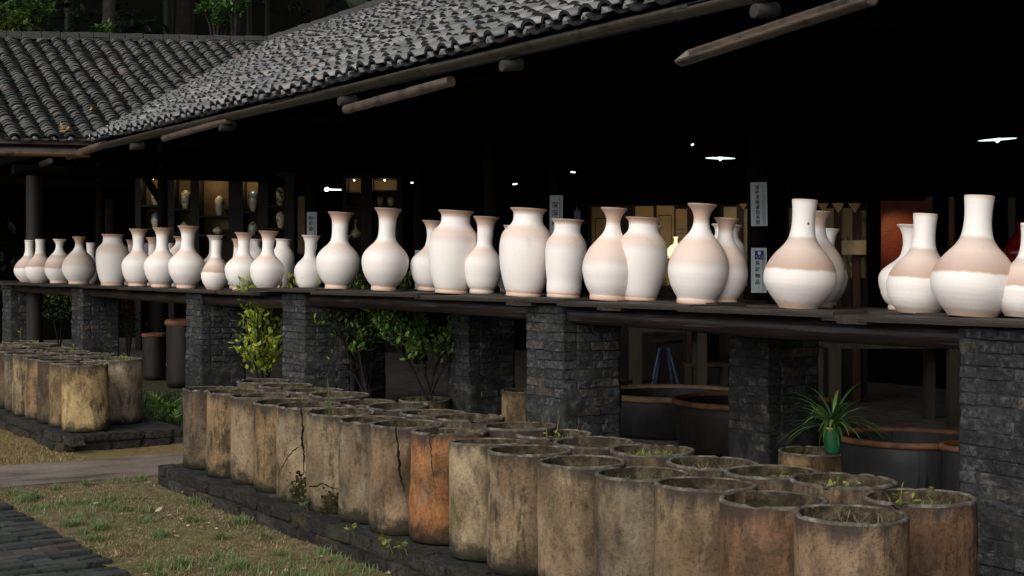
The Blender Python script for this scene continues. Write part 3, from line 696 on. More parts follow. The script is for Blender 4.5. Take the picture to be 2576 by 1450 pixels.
BK = [(662, 957, TAN, None, 'rear-line saggar at the far end, just under the pale weathered pillar'),
      (718, 971, GRY, None, 'second rear-line saggar from the far end, dark inside'),
      (791, 979, TAN, 'sprout', 'third rear-line saggar from the far end, with two tiny seedlings'),
      (853, 993, DRK, None, 'rear-line saggar with dark empty mouth behind the tall grass blade'),
      (920, 1005, OCH, 'grass', 'rear-line saggar with weedy top, in front of the slender potted shrub'),
      (1005, 1022, DRK, None, 'rear-line saggar with a wide dark hollow mouth, left of the pot with the bushy shrub'),
      (1088, 1038, TAN, 'straw', 'rear-line saggar in front of the bushy shrub pot'),
      (1180, 1051, TAN, 'straw', 'rear-line saggar in front of the shadowed rear pillar, dry stalks inside'),
      (1310, 1078, DRK, None, 'almost hidden dark purple-brown saggar behind the pale cream one'),
      (1395, 1080, RED, 'sprout', 'reddish rear-line saggar at the foot of the lime-patched pillar'),
      (1495, 1100, OCH, 'grass', 'rear-line saggar with a broken wavy rim and a stone inside'),
      (1640, 1132, DRK, 'moss', 'rear-line saggar filled with bright yellow-green moss'),
      (1787, 1153, TAN, 'straw', 'rear-line saggar with pale litter, between the mossy one and the dark pillar'),
      (1945, 1184, TAN, 'herb', 'rear-line saggar with dark green weeds, in front of the stoneware basin planter'),
      (2115, 1212, PNK, 'herb', 'pale-rimmed rear-line saggar with small herbs, below the big dark crock'),
      (2315, 1240, RED, 'sprout', 'large-looking dark-rimmed saggar with green sprouts at the far right')]
for i, (px, py, col, weed, lb) in enumerate(BK):
    Z = F * HR / (py - HOR); p = at(px, py, Z)
    vb = 4.26 + (p.y - 4.26) * 0.35
    saggar(s_at(px, vb), vb, lb, col, 400 + i, weed=weed, group=GB, soil=[.06, .085, .07][i % 3], D=.405 if i not in (14, 15) else .418)
# far group, two lines
GL = 'saggars of the far group on the left'
ORD = ['first', 'second', 'third', 'fourth', 'fifth', 'sixth', 'seventh', 'eighth', 'ninth', 'tenth', 'eleventh']
LFC = [(0.42, 0.31, 0.155), OCH, DRK, OCH, CRM, GRY, DRK, TAN, GRY, TAN]
for i in range(10):
    lb = 'yellowish corner saggar standing nearest on the far plinth' if i == 0 else '%s saggar from the near corner in the front line of the far group' % ORD[i]
    saggar(12.58 + 0.413 * i, 3.69 + random.uniform(-.02, .02), lb, LFC[i], 500 + i, group=GL, weed=[None, 'straw', None, 'straw', 'grass'][i % 5], soil=.04, H=.58 if i == 0 else .585)
for i in range(10):
    lb = 'stained pale saggar with a seedling, second corner of the far group by the ferns' if i == 0 else '%s saggar from the near end in the rear line of the far group' % ORD[i]
    saggar(13.05 + 0.413 * i, 4.17 + random.uniform(-.02, .02), lb, [CRM, TAN, GRY, TAN, DRK][i % 5] if i else (0.33, 0.27, 0.20), 520 + i, group=GL, weed=['sprout', None, 'straw', 'grass'][i % 4], soil=.04)

# ================================================================== BISQUE VASES
PROF = {
 'trumpet': ([(0, .545), (.04, .545), (.048, .53), (.06, .55), (.09, .65), (.15, .79), (.22, .91), (.30, .98), (.37, 1.0), (.42, .965), (.47, .88), (.53, .70), (.57, .55), (.617, .42), (.66, .365), (.72, .345), (.79, .345), (.85, .362), (.895, .39), (.943, .46), (.975, .535), (.99, .585), (1.0, .60)], .345, .60, .545, .77),
 'pear': ([(0, .645), (.045, .645), (.055, .632), (.07, .66), (.12, .77), (.18, .875), (.227, .93), (.28, .978), (.334, 1.0), (.39, .99), (.45, .95), (.51, .875), (.558, .79), (.61, .665), (.655, .545), (.70, .415), (.74, .33), (.79, .272), (.84, .253), (.88, .262), (.925, .31), (.96, .385), (.985, .455), (1.0, .475)], .253, .475, .645, .84),
 'jar': ([(0, .68), (.032, .68), (.04, .665), (.055, .69), (.093, .735), (.21, .85), (.325, .935), (.44, .985), (.557, 1.0), (.626, .985), (.68, .955), (.725, .895), (.766, .79), (.80, .68), (.83, .60), (.865, .555), (.905, .545), (.945, .562), (.97, .61), (.988, .675), (1.0, .70)], .545, .70, .68, .90),
 'straight': ([(0, .58), (.02, .61), (.06, .71), (.10, .80), (.158, .905), (.228, .98), (.297, 1.0), (.366, .958), (.436, .86), (.505, .71), (.545, .60), (.584, .495), (.644, .385), (.703, .335), (.77, .31), (.83, .305), (.90, .315), (.96, .335), (.99, .345), (1.0, .342)], .305, .343, .60, .82)}
def vase_mesh(kind, Rb, H, rim, neck, foot, n=44):
    pr, n0, r0, f0, nt_ = PROF[kind]
    fr, fn, ff = rim / r0 if rim else 1.0, neck / n0 if neck else 1.0, foot / f0 if foot else 1.0
    ts, rs = zip(*pr); tt = []
    for i in range(len(ts) - 1):
        k = 2 if ts[i + 1] - ts[i] < .05 else 3
        tt += [ts[i] + (ts[i + 1] - ts[i]) * q / k for q in range(k)]
    tt.append(1.0)
    def cr(t):
        i = max(0, min(len(ts) - 2, next((j for j in range(len(ts) - 1) if ts[j] <= t <= ts[j + 1]), 0)))
        p1, p2 = rs[i], rs[i + 1]; h = ts[i + 1] - ts[i]; u = (t - ts[i]) / h
        m1 = (p2 - rs[i - 1]) / (ts[i + 1] - ts[i - 1]) * h if i > 0 else p2 - p1
        m2 = (rs[i + 2] - p1) / (ts[i + 2] - ts[i]) * h if i < len(ts) - 2 else p2 - p1
        if ts[i] < .06: m1 = m2 = p2 - p1
        return (2*u**3 - 3*u*u + 1) * p1 + (u**3 - 2*u*u + u) * m1 + (-2*u**3 + 3*u*u) * p2 + (u**3 - u*u) * m2
    prof = [(Rb * cr(t) * float(np.interp(t, [0, .05, .22, .45, .62 if kind != 'jar' else .75, nt_, 1], [ff, ff, 1, 1, 1 + (fn - 1) * .3, fn, fr])), t * H) for t in tt]
    rt = prof[-1][0]; w_ = min(.010, rt * .12)
    inner = [(rt - w_ * .3, H + w_ * .25), (rt - w_, H - .001)] + [(max(r - w_, .01), z) for r, z in prof[::-1] if z < H * .985 and z > H * (nt_ - .12)]
    sd = random.uniform(0, 99)
    def wb(a, z, j): return Rb * (.014 * mnoise.noise(Vector((math.cos(a) * .8, math.sin(a) * .8, z * 2.5 + sd))) + .006 * math.cos(2 * a + sd))
    m = MB(); m.lathe(prof + inner, n, True, False, wob=wb); me = m.mesh('vase', None); uv_cyl(me, H); return me
def lean_at(px): return R(float(np.interp(px, [0, 300, 500, 700, 850, 2576], [.2, .9, 2.2, 2.4, 3.3, 3.7])))
GV = 'bisque vases on the shelf'
def vase(cx, top, Wp, rim, neck, foot, kind, v, mk, label, lean=None):
    a = lean_at(cx) if lean is None else R(lean)
    s = s_at(cx, v); Z = depth(s, v); z0 = plank_z(s) + 0.001; k = Z / F
    Hh = (z_at(top, s, v) - z0); cxb = cx - math.tan(a) * Hh / k * .36
    s = s_at(cxb, v); Z = depth(s, v); k = Z / F; z0 = plank_z(s) + 0.001; Hh = z_at(top, s, v) - z0
    Rb = Wp * k / 2
    me = vase_mesh(kind, Rb, Hh, rim / Wp if rim else None, neck / Wp if neck else None, foot / Wp if foot else None)
    o = link('vase', me, None, M_VASE[mk]); o.location = W(s, v, z0)
    o.rotation_mode = 'QUATERNION'; o.rotation_quaternion = Matrix.Rotation(a, 3, FWD).to_quaternion() @ Matrix.Rotation(random.uniform(0, 6), 3, 'Z').to_quaternion()
    return tag(o, label, 'vase', GV)
A, B_, B2 = 6.19, 6.58, 6.80
VS = [
 (74, 605, 75, 24, 22, 44, 'straight', 6.24, 'banded', 'straight-necked vase at the far left end of the shelf'),
 (101, 602.5, 74, 25, 23, 44, 'straight', A, 'banded', 'second straight-necked vase from the left end of the shelf'),
 (149, 602.5, 71, 32, 17.5, 44, 'pear', A, 'banded', 'small flared-mouth vase with a brown lower band, third from the left'),
 (199, 596, 83, 35, 20.5, 51, 'pear', A, 'pear', 'round flared-mouth vase with a dark rim, fourth from the left'),
 (228, 611, 62, 23, 20.5, 38, 'straight', B_, 'plain', 'straight-necked vase peeping out between the fourth vase and the wide jar'),
 (283, 590, 81, 56, 48, 54, 'jar', A, 'jar', 'leftmost wide-mouthed jar with a flat rim'),
 (333, 604, 70, 36, 24, None, 'trumpet', B_, 'trumpet', 'mostly hidden brown-rimmed vase right behind the leftmost wide jar'),
 (347, 577, 81, 49, 28, 47, 'trumpet', A, 'trumpet', 'trumpet-mouthed vase directly right of the leftmost wide jar'),
 (366, 612, 62, 30, 26, None, 'straight', B2, 'plain', 'plain neck showing low between the first two trumpet-mouthed vases'),
 (384, 598, 66, 36, 22, None, 'trumpet', B_, 'pear', 'hidden vase with dark brown mouth behind the second trumpet-mouthed vase'),
 (407, 574, 88, 51, 29, 50, 'trumpet', A, 'trumpet', 'middle one of three tall trumpet-mouthed vases on the left'),
 (424, 612, 60, 26, 24, None, 'straight', B2, 'plain', 'barely visible plain neck right of the middle left trumpet-mouthed vase'),
 (459, 596, 74, 52, 38, None, 'jar', B_, 'jar', 'hidden wide jar behind the tallest left-hand trumpet-mouthed vase'),
 (470, 569.5, 91, 54, 31, 47, 'trumpet', A, 'trumpet', 'tallest trumpet-mouthed vase of the left half, above the pale pillar'),
 (538, 593, 70, 42, 26, None, 'trumpet', B_, 'plain', 'white flared vase standing behind the short vase with an orange band'),
 (542, 605, 70, 27, 25, 42, 'straight', A, 'banded', 'short straight-necked vase with a strong orange-brown wavy band'),
 (597, 602, 66, 34, 22, None, 'trumpet', B_, 'pear', 'hidden vase showing its left shoulder beside the short banded vase'),
 (611, 586, 90, 49, 28, 49, 'trumpet', A, 'trumpet', 'trumpet-mouthed vase immediately right of the short banded vase'),
 (636, 602, 72, 44, 30, None, 'jar', B2, 'plain', 'grey-white hidden jar between the two trumpet vases over the yellow shrub'),
 (672, 582, 86, 51, 29, 47, 'trumpet', A, 'trumpet', 'trumpet-mouthed vase above the yellow-green shrub'),
 (709, 602, 62, 41, 34, 42, 'jar', B_, 'plain', 'plain white wide-mouthed jar behind the vase above the yellow-green shrub'),
 (778, 593, 76, 48, 28, 46, 'trumpet', B_, 'plain', 'plain white flared vase with leaves before it, under the left white sign'),
 (851, 535, 111, 66, 40, 60, 'trumpet', A, 'trumpet', 'large trumpet-mouthed vase left of the pair over the long dark log'),
 (855, 591, 66, 50, 28, None, 'trumpet', B2, 'plain', 'flared rim showing on both sides of a large trumpet vase neck'),
 (969, 525, 119, 71, 41, 63, 'trumpet', A, 'trumpet', 'tallest large trumpet-mouthed vase in the middle of the shelf'),
 (1085, 556, 106, 60, 30, 62, 'trumpet', B_, 'trumpet', 'trumpet vase half hidden behind the left large wide jar'),
 (1140, 531, 127, 91, 73, 83, 'jar', A, 'jar', 'large white wide-mouthed jar, the left one of the two biggest jars'),
 (1216, 546, 97, 66, 41, 62, 'trumpet', 6.34, 'trumpet', 'trumpet vase standing between the two biggest wide jars'),
 (1282, 568, 80, 44, 30, None, 'trumpet', B2, 'plain', 'nearly hidden vase behind the left shoulder of the right big jar'),
 (1322, 525.5, 136, 95, 75, 91, 'jar', A, 'jar', 'biggest wide-mouthed jar, in front of the sign with large characters'),
 (1421, 553, 103, 85, 67, 84, 'jar', 6.30, 'jar', 'shorter wide jar touching the right side of the biggest jar'),
 (1536, 524, 141, 67, 34, 96, 'pear', A, 'pear', 'pear-shaped vase with a flared brown mouth, left one of the two big ones'),
 (1612, 548.5, 127, 92, 73, None, 'jar', 6.36, 'jar', 'wide jar half hidden behind the left big pear-shaped vase'),
 (1632, 568, 86, 58, 40, None, 'jar', B2, 'plain', 'sliver of a rim behind the wide jar before the painted panels'),
 (1757, 514, 152, 73, 38, 99, 'pear', A, 'pear', 'pear-shaped vase with a flared brown mouth, right one of the two big ones'),
 (1820, 549.5, 124, 63, 38, None, 'pear', 6.42, 'pear', 'pinkish pear-shaped vase behind the right big pear-shaped vase'),
 (1822, 566, 104, 79, 58, None, 'jar', 6.84, 'plain', 'white wide-mouthed jar rear of the pinkish pear vase, left of the white signs'),
 (2014, 503, 181, 62, 56, 98, 'straight', A, 'banded', 'big straight-necked vase with a brown wavy band, right of the white signs'),
 (2052, 532, 146, 60, 36, None, 'pear', 6.50, 'pear', 'brown-mouthed vase overlapping behind the big straight-necked one by the signs'),
 (2079, 576, 106, 52, 30, None, 'trumpet', 6.86, 'plain', 'small white flared vase rearmost of the three by the white signs'),
 (2287, 567, 152, 78, 42, 96, 'trumpet', 6.56, 'plain', 'white flared vase in front of the glowing orange board'),
 (2318, 538.5, 170, 61, 56, 110, 'straight', 6.27, 'banded', 'middle-sized straight-necked vase between the orange glow and the largest vase'),
 (2452, 493, 213, 73, 66, 122, 'straight', A, 'banded', 'largest and tallest straight-necked vase near the right edge'),
 (2590, 563, 170, 60, 54, 112, 'straight', 6.34, 'banded', 'straight-necked vase cut off by the right edge of the picture')]
for r_ in VS: vase(*r_[:7], r_[7], r_[8], r_[9])

# ================================================================== POTTERY HALL: roofs
EV, EZ, RV, RZ = 5.50, 3.20, 10.0, 5.43           # eave and ridge of the long roof
SLOPE = (RZ - EZ) / (RV - EV)
CS = s_at(232, EV); RS = s_at(680, RV)            # where the two roofs meet: at the eave and at the ridge
hall = empty('pottery_hall', W(12, 10, 0)); tag(hall, 'long open-sided pottery hall with a pale grey tiled roof and black interior', 'hall')
wing = empty('roofed_wing', W(21, 5, 0)); tag(wing, 'low side wing with a dark grey ribbed tile roof on the left', 'building')
def arc_tile(Rr, ang, L, th, up, seg=6, taper=0.93):
    vs, fs = [], []
    hgt = Rr * math.cos(ang)
    for (yy, t_, k) in ((-L / 2, taper, 0), (L / 2, 1.0, 0), (L / 2, 1.0, 1), (-L / 2 * 0.2, 0.97, 1)):
        for i in range(seg + 1):
            a = -ang + 2 * ang * i / seg; r = Rr - (th if k else 0)
            x, z = r * math.sin(a) * t_, r * math.cos(a) - hgt
            vs.append((x, yy, z if up else -z + (0 if up else th)))
    n = seg + 1
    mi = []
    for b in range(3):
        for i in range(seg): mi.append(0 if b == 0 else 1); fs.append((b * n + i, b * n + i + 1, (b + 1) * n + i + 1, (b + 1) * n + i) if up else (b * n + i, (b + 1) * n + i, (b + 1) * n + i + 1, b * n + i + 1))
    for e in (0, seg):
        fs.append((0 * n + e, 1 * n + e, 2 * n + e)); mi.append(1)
    return vs, fs, mi
COVER = arc_tile(0.099, R(62), 0.19, 0.024, True); PAN = arc_tile(0.125, R(52), 0.20, 0.012, False)
def roof_tiles(parent, eave_pt, uphill_fn, cols, expo, mat, name, q0, q1, seed, keep=300, plug_rows=True):
    """eave_pt(t) -> eave point, uphill_fn(t, q) -> point q metres up the plan; q0(t), q1(t) -> first and last q"""
    rnd = random.Random(seed); cov, pan, plugs = [], [], []
    for t in cols:
        wv, ph = rnd.uniform(.006, .020), rnd.uniform(0, 6)
        for kind in (0, 1):
            tt = t + (0.0 if kind == 0 else SP / 2); q = q0(tt) + (0.0 if kind == 0 else 0.0) + rnd.uniform(-.015, .02)
            first = True
            while q < q1(tt):
                p0, p1, px_ = uphill_fn(tt, q), uphill_fn(tt, q + .05), uphill_fn(tt + .05, q)
                d = (p0 - p1).normalized(); ax = (px_ - p0).normalized(); nn = ax.cross(d) if ax.cross(d).z > 0 else d.cross(ax)
                ax = d.cross(nn).normalized()
                sag = 0.025 * mnoise.noise(Vector((tt * .7, q * .7, seed))) + .010 * mnoise.noise(Vector((tt * 2.1, q * 3, seed + 9)))
                pos = p0 + nn * ((0.050 if kind == 0 else 0.018) + rnd.uniform(-.004, .006) + sag) + ax * (wv * math.sin(q * 2.3 + ph) + rnd.uniform(-.011, .011)) - d * (0.06 + rnd.uniform(-.012, .012))
                M = Matrix((ax, d, nn)).transposed().to_4x4()
                tilt = R(9.0) + rnd.gauss(0, .030)
                if rnd.random() < .05: tilt += R(rnd.uniform(3, 8))
                M = M @ Matrix.Rotation(rnd.gauss(0, .075), 4, 'Z') @ Matrix.Rotation(tilt, 4, 'X') @ Matrix.Rotation(rnd.gauss(0, .03), 4, 'Y') @ Matrix.Diagonal((rnd.uniform(.95, 1.04), 1, rnd.uniform(.92, 1.06), 1))
                M.translation = pos
                (cov if kind == 0 else pan).append(M)
                if first and kind == 0 and q < .1:
                    P = M.copy(); P.translation = pos + d * 0.088 - nn * .004; plugs.append(P)
                first = False; q += expo * rnd.uniform(.88, 1.12)
    def score(M):
        x, y, f = px_of(M.translation)
        return f if -20 < x < 2600 and -20 < y < 1450 else 1e6 + f
    for lst, base, nm, kp in ((cov, COVER, 'tile', keep), (pan, PAN, 'pan_tile', 40)):
        lst.sort(key=score)
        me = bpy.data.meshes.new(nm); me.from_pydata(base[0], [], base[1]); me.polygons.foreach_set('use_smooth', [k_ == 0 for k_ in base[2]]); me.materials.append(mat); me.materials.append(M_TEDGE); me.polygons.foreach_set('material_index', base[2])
        for M in lst[:kp]:
            o = bpy.data.objects.new(nm, me); COL.objects.link(o); o.parent = parent; o.matrix_local = Matrix.Translation(-parent.location - (parent.parent.location if parent.parent else Vector())) @ M
        off = Matrix.Translation(-parent.location - (parent.parent.location if parent.parent else Vector()))
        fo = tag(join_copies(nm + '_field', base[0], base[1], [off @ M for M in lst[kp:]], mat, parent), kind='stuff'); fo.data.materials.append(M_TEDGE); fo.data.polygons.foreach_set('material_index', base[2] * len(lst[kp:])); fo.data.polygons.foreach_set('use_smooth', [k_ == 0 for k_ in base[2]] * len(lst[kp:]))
    return plugs
SP = 0.228
# ---- long roof
roof = bpy.data.objects.new('roof', None); COL.objects.link(roof); roof.parent = hall
def main_pt(t, q):     # t runs towards the camera end from the corner
    return W(CS - t, EV + q, EZ + SLOPE * q + .06 * math.exp(-q * 1.5) * 0)
def valley_q(t): return max(0.0, (-t) * (RV - EV) / (RS - CS))
cols = [-(RS - CS) + .1 + i * SP for i in range(int((RS + 0.5) / SP))]
plugs = roof_tiles(roof, None, main_pt, cols, .116, M_TILE, 'main', lambda t: valley_q(t), lambda t: RV - EV - .05, 3)
def plug_mesh(seed):
    m = MB(); rnd = random.Random(seed); pts = []
    for i in range(9):
        a = PI * i / 8; pts.append((.042 * math.cos(a) * rnd.uniform(.8, 1.0) + .012, .050 * math.sin(a) * rnd.uniform(.7, 1.05)))
    vs = [(x, .012 * rnd.uniform(.3, 1.6), z - .022) for x, z in pts] + [(x * 1.02, -.05, z - .022) for x, z in pts] + [(0, .022, .005)]
    n = 9; fs = [(i, i + 1, 2 * n) for i in range(n - 1)] + [(i, n + i, n + i + 1, i + 1) for i in range(n - 1)] + [(0, 2 * n, n - 1)]
    m.add(vs, fs); return m.mesh('mortar_plug', M_PLUG)
PLG = [plug_mesh(i) for i in range(5)]
for i, M in enumerate(plugs):
    if -30 < px_of(M.translation)[0] < 2700:
        o = bpy.data.objects.new('mortar_plug', PLG[i % 5]); COL.objects.link(o); o.parent = roof; o.matrix_local = Matrix.Translation(-hall.location) @ M
def slab(name, pts, th, mat, parent):
    m = MB(); o = parent.location if parent else Vector(); lo = [Vector(p) - o - Vector((0, 0, th)) for p in pts]; up = [Vector(p) - o for p in pts]; n = len(pts)
    m.add(up, [tuple(range(n))]); m.add(lo, [tuple(range(n))[::-1]])
    for i in range(n): m.add([up[i], up[(i + 1) % n], lo[(i + 1) % n], lo[i]], [(0, 3, 2, 1)])
    return m.build(name, mat, parent)
dz = -.045
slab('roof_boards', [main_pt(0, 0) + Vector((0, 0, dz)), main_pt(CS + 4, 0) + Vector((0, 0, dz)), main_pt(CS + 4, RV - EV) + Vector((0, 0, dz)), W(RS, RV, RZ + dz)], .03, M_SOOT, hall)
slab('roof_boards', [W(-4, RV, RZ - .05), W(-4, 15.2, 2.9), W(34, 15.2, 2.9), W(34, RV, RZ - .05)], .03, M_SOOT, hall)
# ---- wing roof
eL, uL = Vector((-.0886, -.9957, 0)), Vector((-.9957, .0886, 0))
C0 = W(CS, EV, EZ); R1 = W(RS, RV, RZ)
tR = (R1 - C0).dot(eL); qR = (R1 - C0).dot(uL)
def wing_pt(t, q):
    ze = EZ - .016 * max(t, 0); zr = RZ - .0557 * (t - tR); p = C0 + eL * t + uL * q
    return Vector((p.x, p.y, ze + (zr - ze) * q / qR))
def wing_q0(t): return max(0.0, -t * qR / (-tR)) + (0.02 if t < 0 else 0)
wroof = bpy.data.objects.new('roof', None); COL.objects.link(wroof); wroof.parent = wing
wcols = [tR + .15 + i * .232 for i in range(int((2.2 - tR) / .232))]
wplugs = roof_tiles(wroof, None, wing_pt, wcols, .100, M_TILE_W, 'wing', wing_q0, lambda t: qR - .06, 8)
for i, M in enumerate(wplugs):
    o = bpy.data.objects.new('mortar_plug', PLG[i % 5]); COL.objects.link(o); o.parent = wroof; o.matrix_local = Matrix.Translation(-wing.location) @ M
dv = Vector((0, 0, -.05))
slab('roof_boards', [C0 + dv, R1 + dv, wing_pt(2.3, qR) + dv, wing_pt(2.3, 0) + dv], .03, M_SOOT, wing)
slab('roof_boards', [R1 + dv, W(RS, 15.2, RZ - .3), W(34, 15.2, 2.9), W(34, 3.2, 2.9), wing_pt(2.3, qR) + dv], .03, M_SOOT, wing)
# ---- ridges: two courses of small bricks and a row of leaning tiles
M_RIDGE = plain('ridge_mortar', (0.060, 0.060, 0.057), .9, .2, .5, 9, .6)
RDG = [rough_brick(i + 150, .05, .03) for i in range(8)]
for b in RDG: b.materials.append(M_RIDGE)
def ridge(fn, t0, t1, parent, seed, pl):
    rnd = random.Random(seed); t = t0
    while t < t1:
        L = rnd.uniform(.22, .34); a, b = fn(t), fn(min(t + L, t1)); mid = (a + b) / 2; d = b - a; yaw = math.atan2(d.y, d.x)
        for lv, (wd, hh, zz) in enumerate(((.20, .045, -.005), (.15, .085, .060))):
            o = piece('ridge_brick', rnd.choice(RDG), parent, mid + Vector((0, 0, zz + rnd.uniform(-.008, .008))) - pl, (d.length - .006, wd, hh), yaw + rnd.uniform(-.02, .02)); o.rotation_euler.y = -math.atan2(d.z, Vector((d.x, d.y)).length)
        t += L
ridge(lambda t: wing_pt(t, qR) + Vector((0, 0, .055)), tR - .1, 2.3, wroof, 4, wing.location)
ridge(lambda t: W(RS - t, RV, RZ + .055), 0.0, 16.0, roof, 5, hall.location)
# ---- eaves: fascia board, gutters of split bamboo, log ends
def half_pipe(m, a, b, r, th=.009, n=10, roll=0.0, nodes=()):
    a, b = Vector(a), Vector(b); d = (b - a).normalized(); sd = d.cross(UP).normalized(); up = sd.cross(d)
    steps = 14; vs = []
    for i in range(steps + 1):
        u = i / steps; p = a + (b - a) * u; rr = r * (1 + .015 * math.sin(u * 40))
        for k in range(n + 1):
            an = PI + roll + PI * k / n; e = sd * math.cos(an) + up * math.sin(an); vs.append(p + e * rr)
        for k in range(n + 1):
            an = PI + roll + PI * (n - k) / n; e = sd * math.cos(an) + up * math.sin(an); vs.append(p + e * (rr - th))
    c = 2 * (n + 1); fs = []
    for i in range(steps):
        for k in range(c): fs.append((i * c + k, i * c + (k + 1) % c, (i + 1) * c + (k + 1) % c, (i + 1) * c + k))
    m.add(vs, fs, True); m.add(vs[:c], [tuple(range(c))[::-1]]); m.add(vs[-c:], [tuple(range(c))])
    for u in nodes:
        p = a + (b - a) * u; m.tube([p - d * .006, p + d * .006], r + .004, 20)
hl = hall.location
for i in range(6):                                   # main gutter in overlapping lengths
    s0, s1 = CS + .05 - i * 3.0, CS - 3.08 - i * 3.0
    m = MB(); half_pipe(m, W(s0, 5.40, 3.10 + .012 * (i % 2)) - hl, W(s1, 5.40, 3.115 + .012 * ((i + 1) % 2)) - hl, .052 + .004 * (i % 2), nodes=()); m.build('gutter', M_BAMBOO_D, hall)
m = MB(); m.box(-(CS - 0) - hl.x, 2 - hl.x, 5.50 - hl.y, 5.525 - hl.y, 3.075 - hl.z, 3.165 - hl.z); m.build('fascia_board', m_wood('fascia_wood', (.012, .011, .010), 0), hall)
for px in (330, 555, 855, 1265, 1900, 2330):
    s = s_at(px, 5.38); m = MB(); m.tube([W(s, 5.37, 2.995) - hl, W(s, 5.375, 2.995) - hl, W(s, 5.53, 3.02) - hl], [.036, .041, .044], 14); m.build('rafter_end', m_wood('log_end_wood', (.030, .027, .023), 1), hall)
for (xa, ya, xb, yb, r) in ((172, 394, 262, 364, .048), (412, 349, 575, 303, .034), (871, 276, 1135, 205, .040), (1712, 140, 2190, -18, .066)):
    va, vb = 5.33, 5.40; sa, sb = s_at(xa, va), s_at(xb, vb)
    pa, pb = W(sa, va, z_at(ya, sa, va)) - hl, W(sb, vb, z_at(yb, sb, vb)) - hl; m = MB()
    if xa > 1600: half_pipe(m, pa, pb, r, .010, 12, -.60)
    else:
        m.tube([pa + (pb - pa) * u for u in (0, .3, .31, .62, .63, 1)], [r, r * .97, r * 1.06, r * .96, r * 1.04, r], 14)
    o = m.build('downspout', M_BAMBOO, hall)
    dd = (pb - pa).normalized(); m = MB()
    if xa > 1600:
        sd_ = dd.cross(UP).normalized(); up_ = sd_.cross(dd); ar = [pa + dd * .001 + (sd_ * math.cos(PI - .60 + PI * q / 12) + up_ * math.sin(PI - .60 + PI * q / 12)) * r * .92 for q in range(13)]; m.add(ar + [q + dd * .012 for q in ar], [tuple(range(13)), tuple(range(13, 26))[::-1]] + [(q, q + 1, 14 + q, 13 + q) for q in range(12)])
    else: m.tube([pa - dd * .003, pa + dd * .002], r * .94, 14)
    m.build('cut_end', M_CUT, o)
wl = wing.location
m = MB(); half_pipe(m, wing_pt(0.05, -.09) + Vector((0, 0, -.12)) - wl, wing_pt(2.3, -.09) + Vector((0, 0, -.12)) - wl, .052); m.build('gutter', M_BAMBOO_Y, wing)
m = MB(); a, b = wing_pt(0.0, .03), wing_pt(2.3, .03); m.add([a + Vector((0, 0, z)) - wl + uL * y for y in (0, .025) for z in (-.15, .02)] + [b + Vector((0, 0, z)) - wl + uL * y for y in (0, .025) for z in (-.15, .02)], [(0, 4, 5, 1), (2, 3, 7, 6), (0, 2, 6, 4), (1, 5, 7, 3), (0, 1, 3, 2), (4, 6, 7, 5)]); m.build('fascia_board', m_wood('fascia_pale', (.13, .10, .09), 1), wing)
p = wing_pt(.55, -.12) + Vector((0, 0, -.215)) - wl; m = MB(); m.tube([p, p - uL * -.01, p + uL * .6], [.034, .04, .042], 12); m.build('rafter_end', M_BAMBOO_D, wing)
# litter caught on the tiles
for i, (t, q, k) in enumerate(((.9, 3.3, 0), (-.18, 1.0, 1), (.35, .02, 2))):
    rnd = random.Random(i); m = MB(); p = wing_pt(t, q) + Vector((0, 0, .13))
    for _ in range(10): leafy(m, Vector((rnd.uniform(-.05, .05), rnd.uniform(-.05, .05), rnd.uniform(0, .02))), rnd, .08, -.2)
    o = m.build('dead_leaf_clump', plain('dead_leaf%d' % i, (.30, .16, .06), .8)); o.location = p; tag(o, ['brown dead leaf clump lying high on the wing roof', 'brown dead leaf clump low on the wing roof near the valley', 'brown dead leaf clump hanging over the wing eave'][i], 'dead leaves')
# ---- timber frame and dark walls
for s in np.arange(-1, 31, 3.6):
    for v in (8.45, 11.4):
        if px_of(W(s, v, 2))[0] > -200 and not any(a - 18 < px_of(W(s, v, 2))[0] < b + 18 for a, b in ((620, 705), (885, 1125), (1270, 1320), (1565, 1830), (2065, 2405))):
            m = MB(); m.tube([W(s, v, .2) - hl, W(s, v, EZ + SLOPE * (min(v, 20 - v) - EV) - .1) - hl], [.095, .085], 12); m.build('column', M_DARKWOOD, hall)
    m = MB(); m.tube([W(s, 5.9, 3.18) - hl, W(s, 14.2, 3.22) - hl], [.09, .09], 10); m.build('tie_beam', M_DARKWOOD, hall)
for v in (6.4, 8.45, 11.4):
    m = MB(); m.tube([W(30, v, EZ + SLOPE * (min(v, 20 - v) - EV) - .14) - hl, W(-3, v, EZ + SLOPE * (min(v, 20 - v) - EV) - .14) - hl], .085, 10); m.build('purlin', M_DARKWOOD, hall)
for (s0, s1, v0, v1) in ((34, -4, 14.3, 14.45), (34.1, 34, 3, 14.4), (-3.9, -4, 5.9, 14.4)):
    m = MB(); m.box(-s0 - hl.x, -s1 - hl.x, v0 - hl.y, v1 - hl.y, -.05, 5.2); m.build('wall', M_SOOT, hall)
# slanting brace and pale post on the left
m = MB(); a, b = at(362, 440, 25.0), at(412, 520, 25.0); m.tube([a - hl, b - hl], .07, 8); m.build('brace', M_DARKWOOD, hall)
p = at(86, 700, 24.2); m = MB(); m.tube([(p.x - hl.x, p.y - hl.y, .2), (p.x - hl.x, p.y - hl.y, 3.2)], .135, 14); m.build('column', m_wood('dusty_post', (.020, .018, .017), 2), hall)

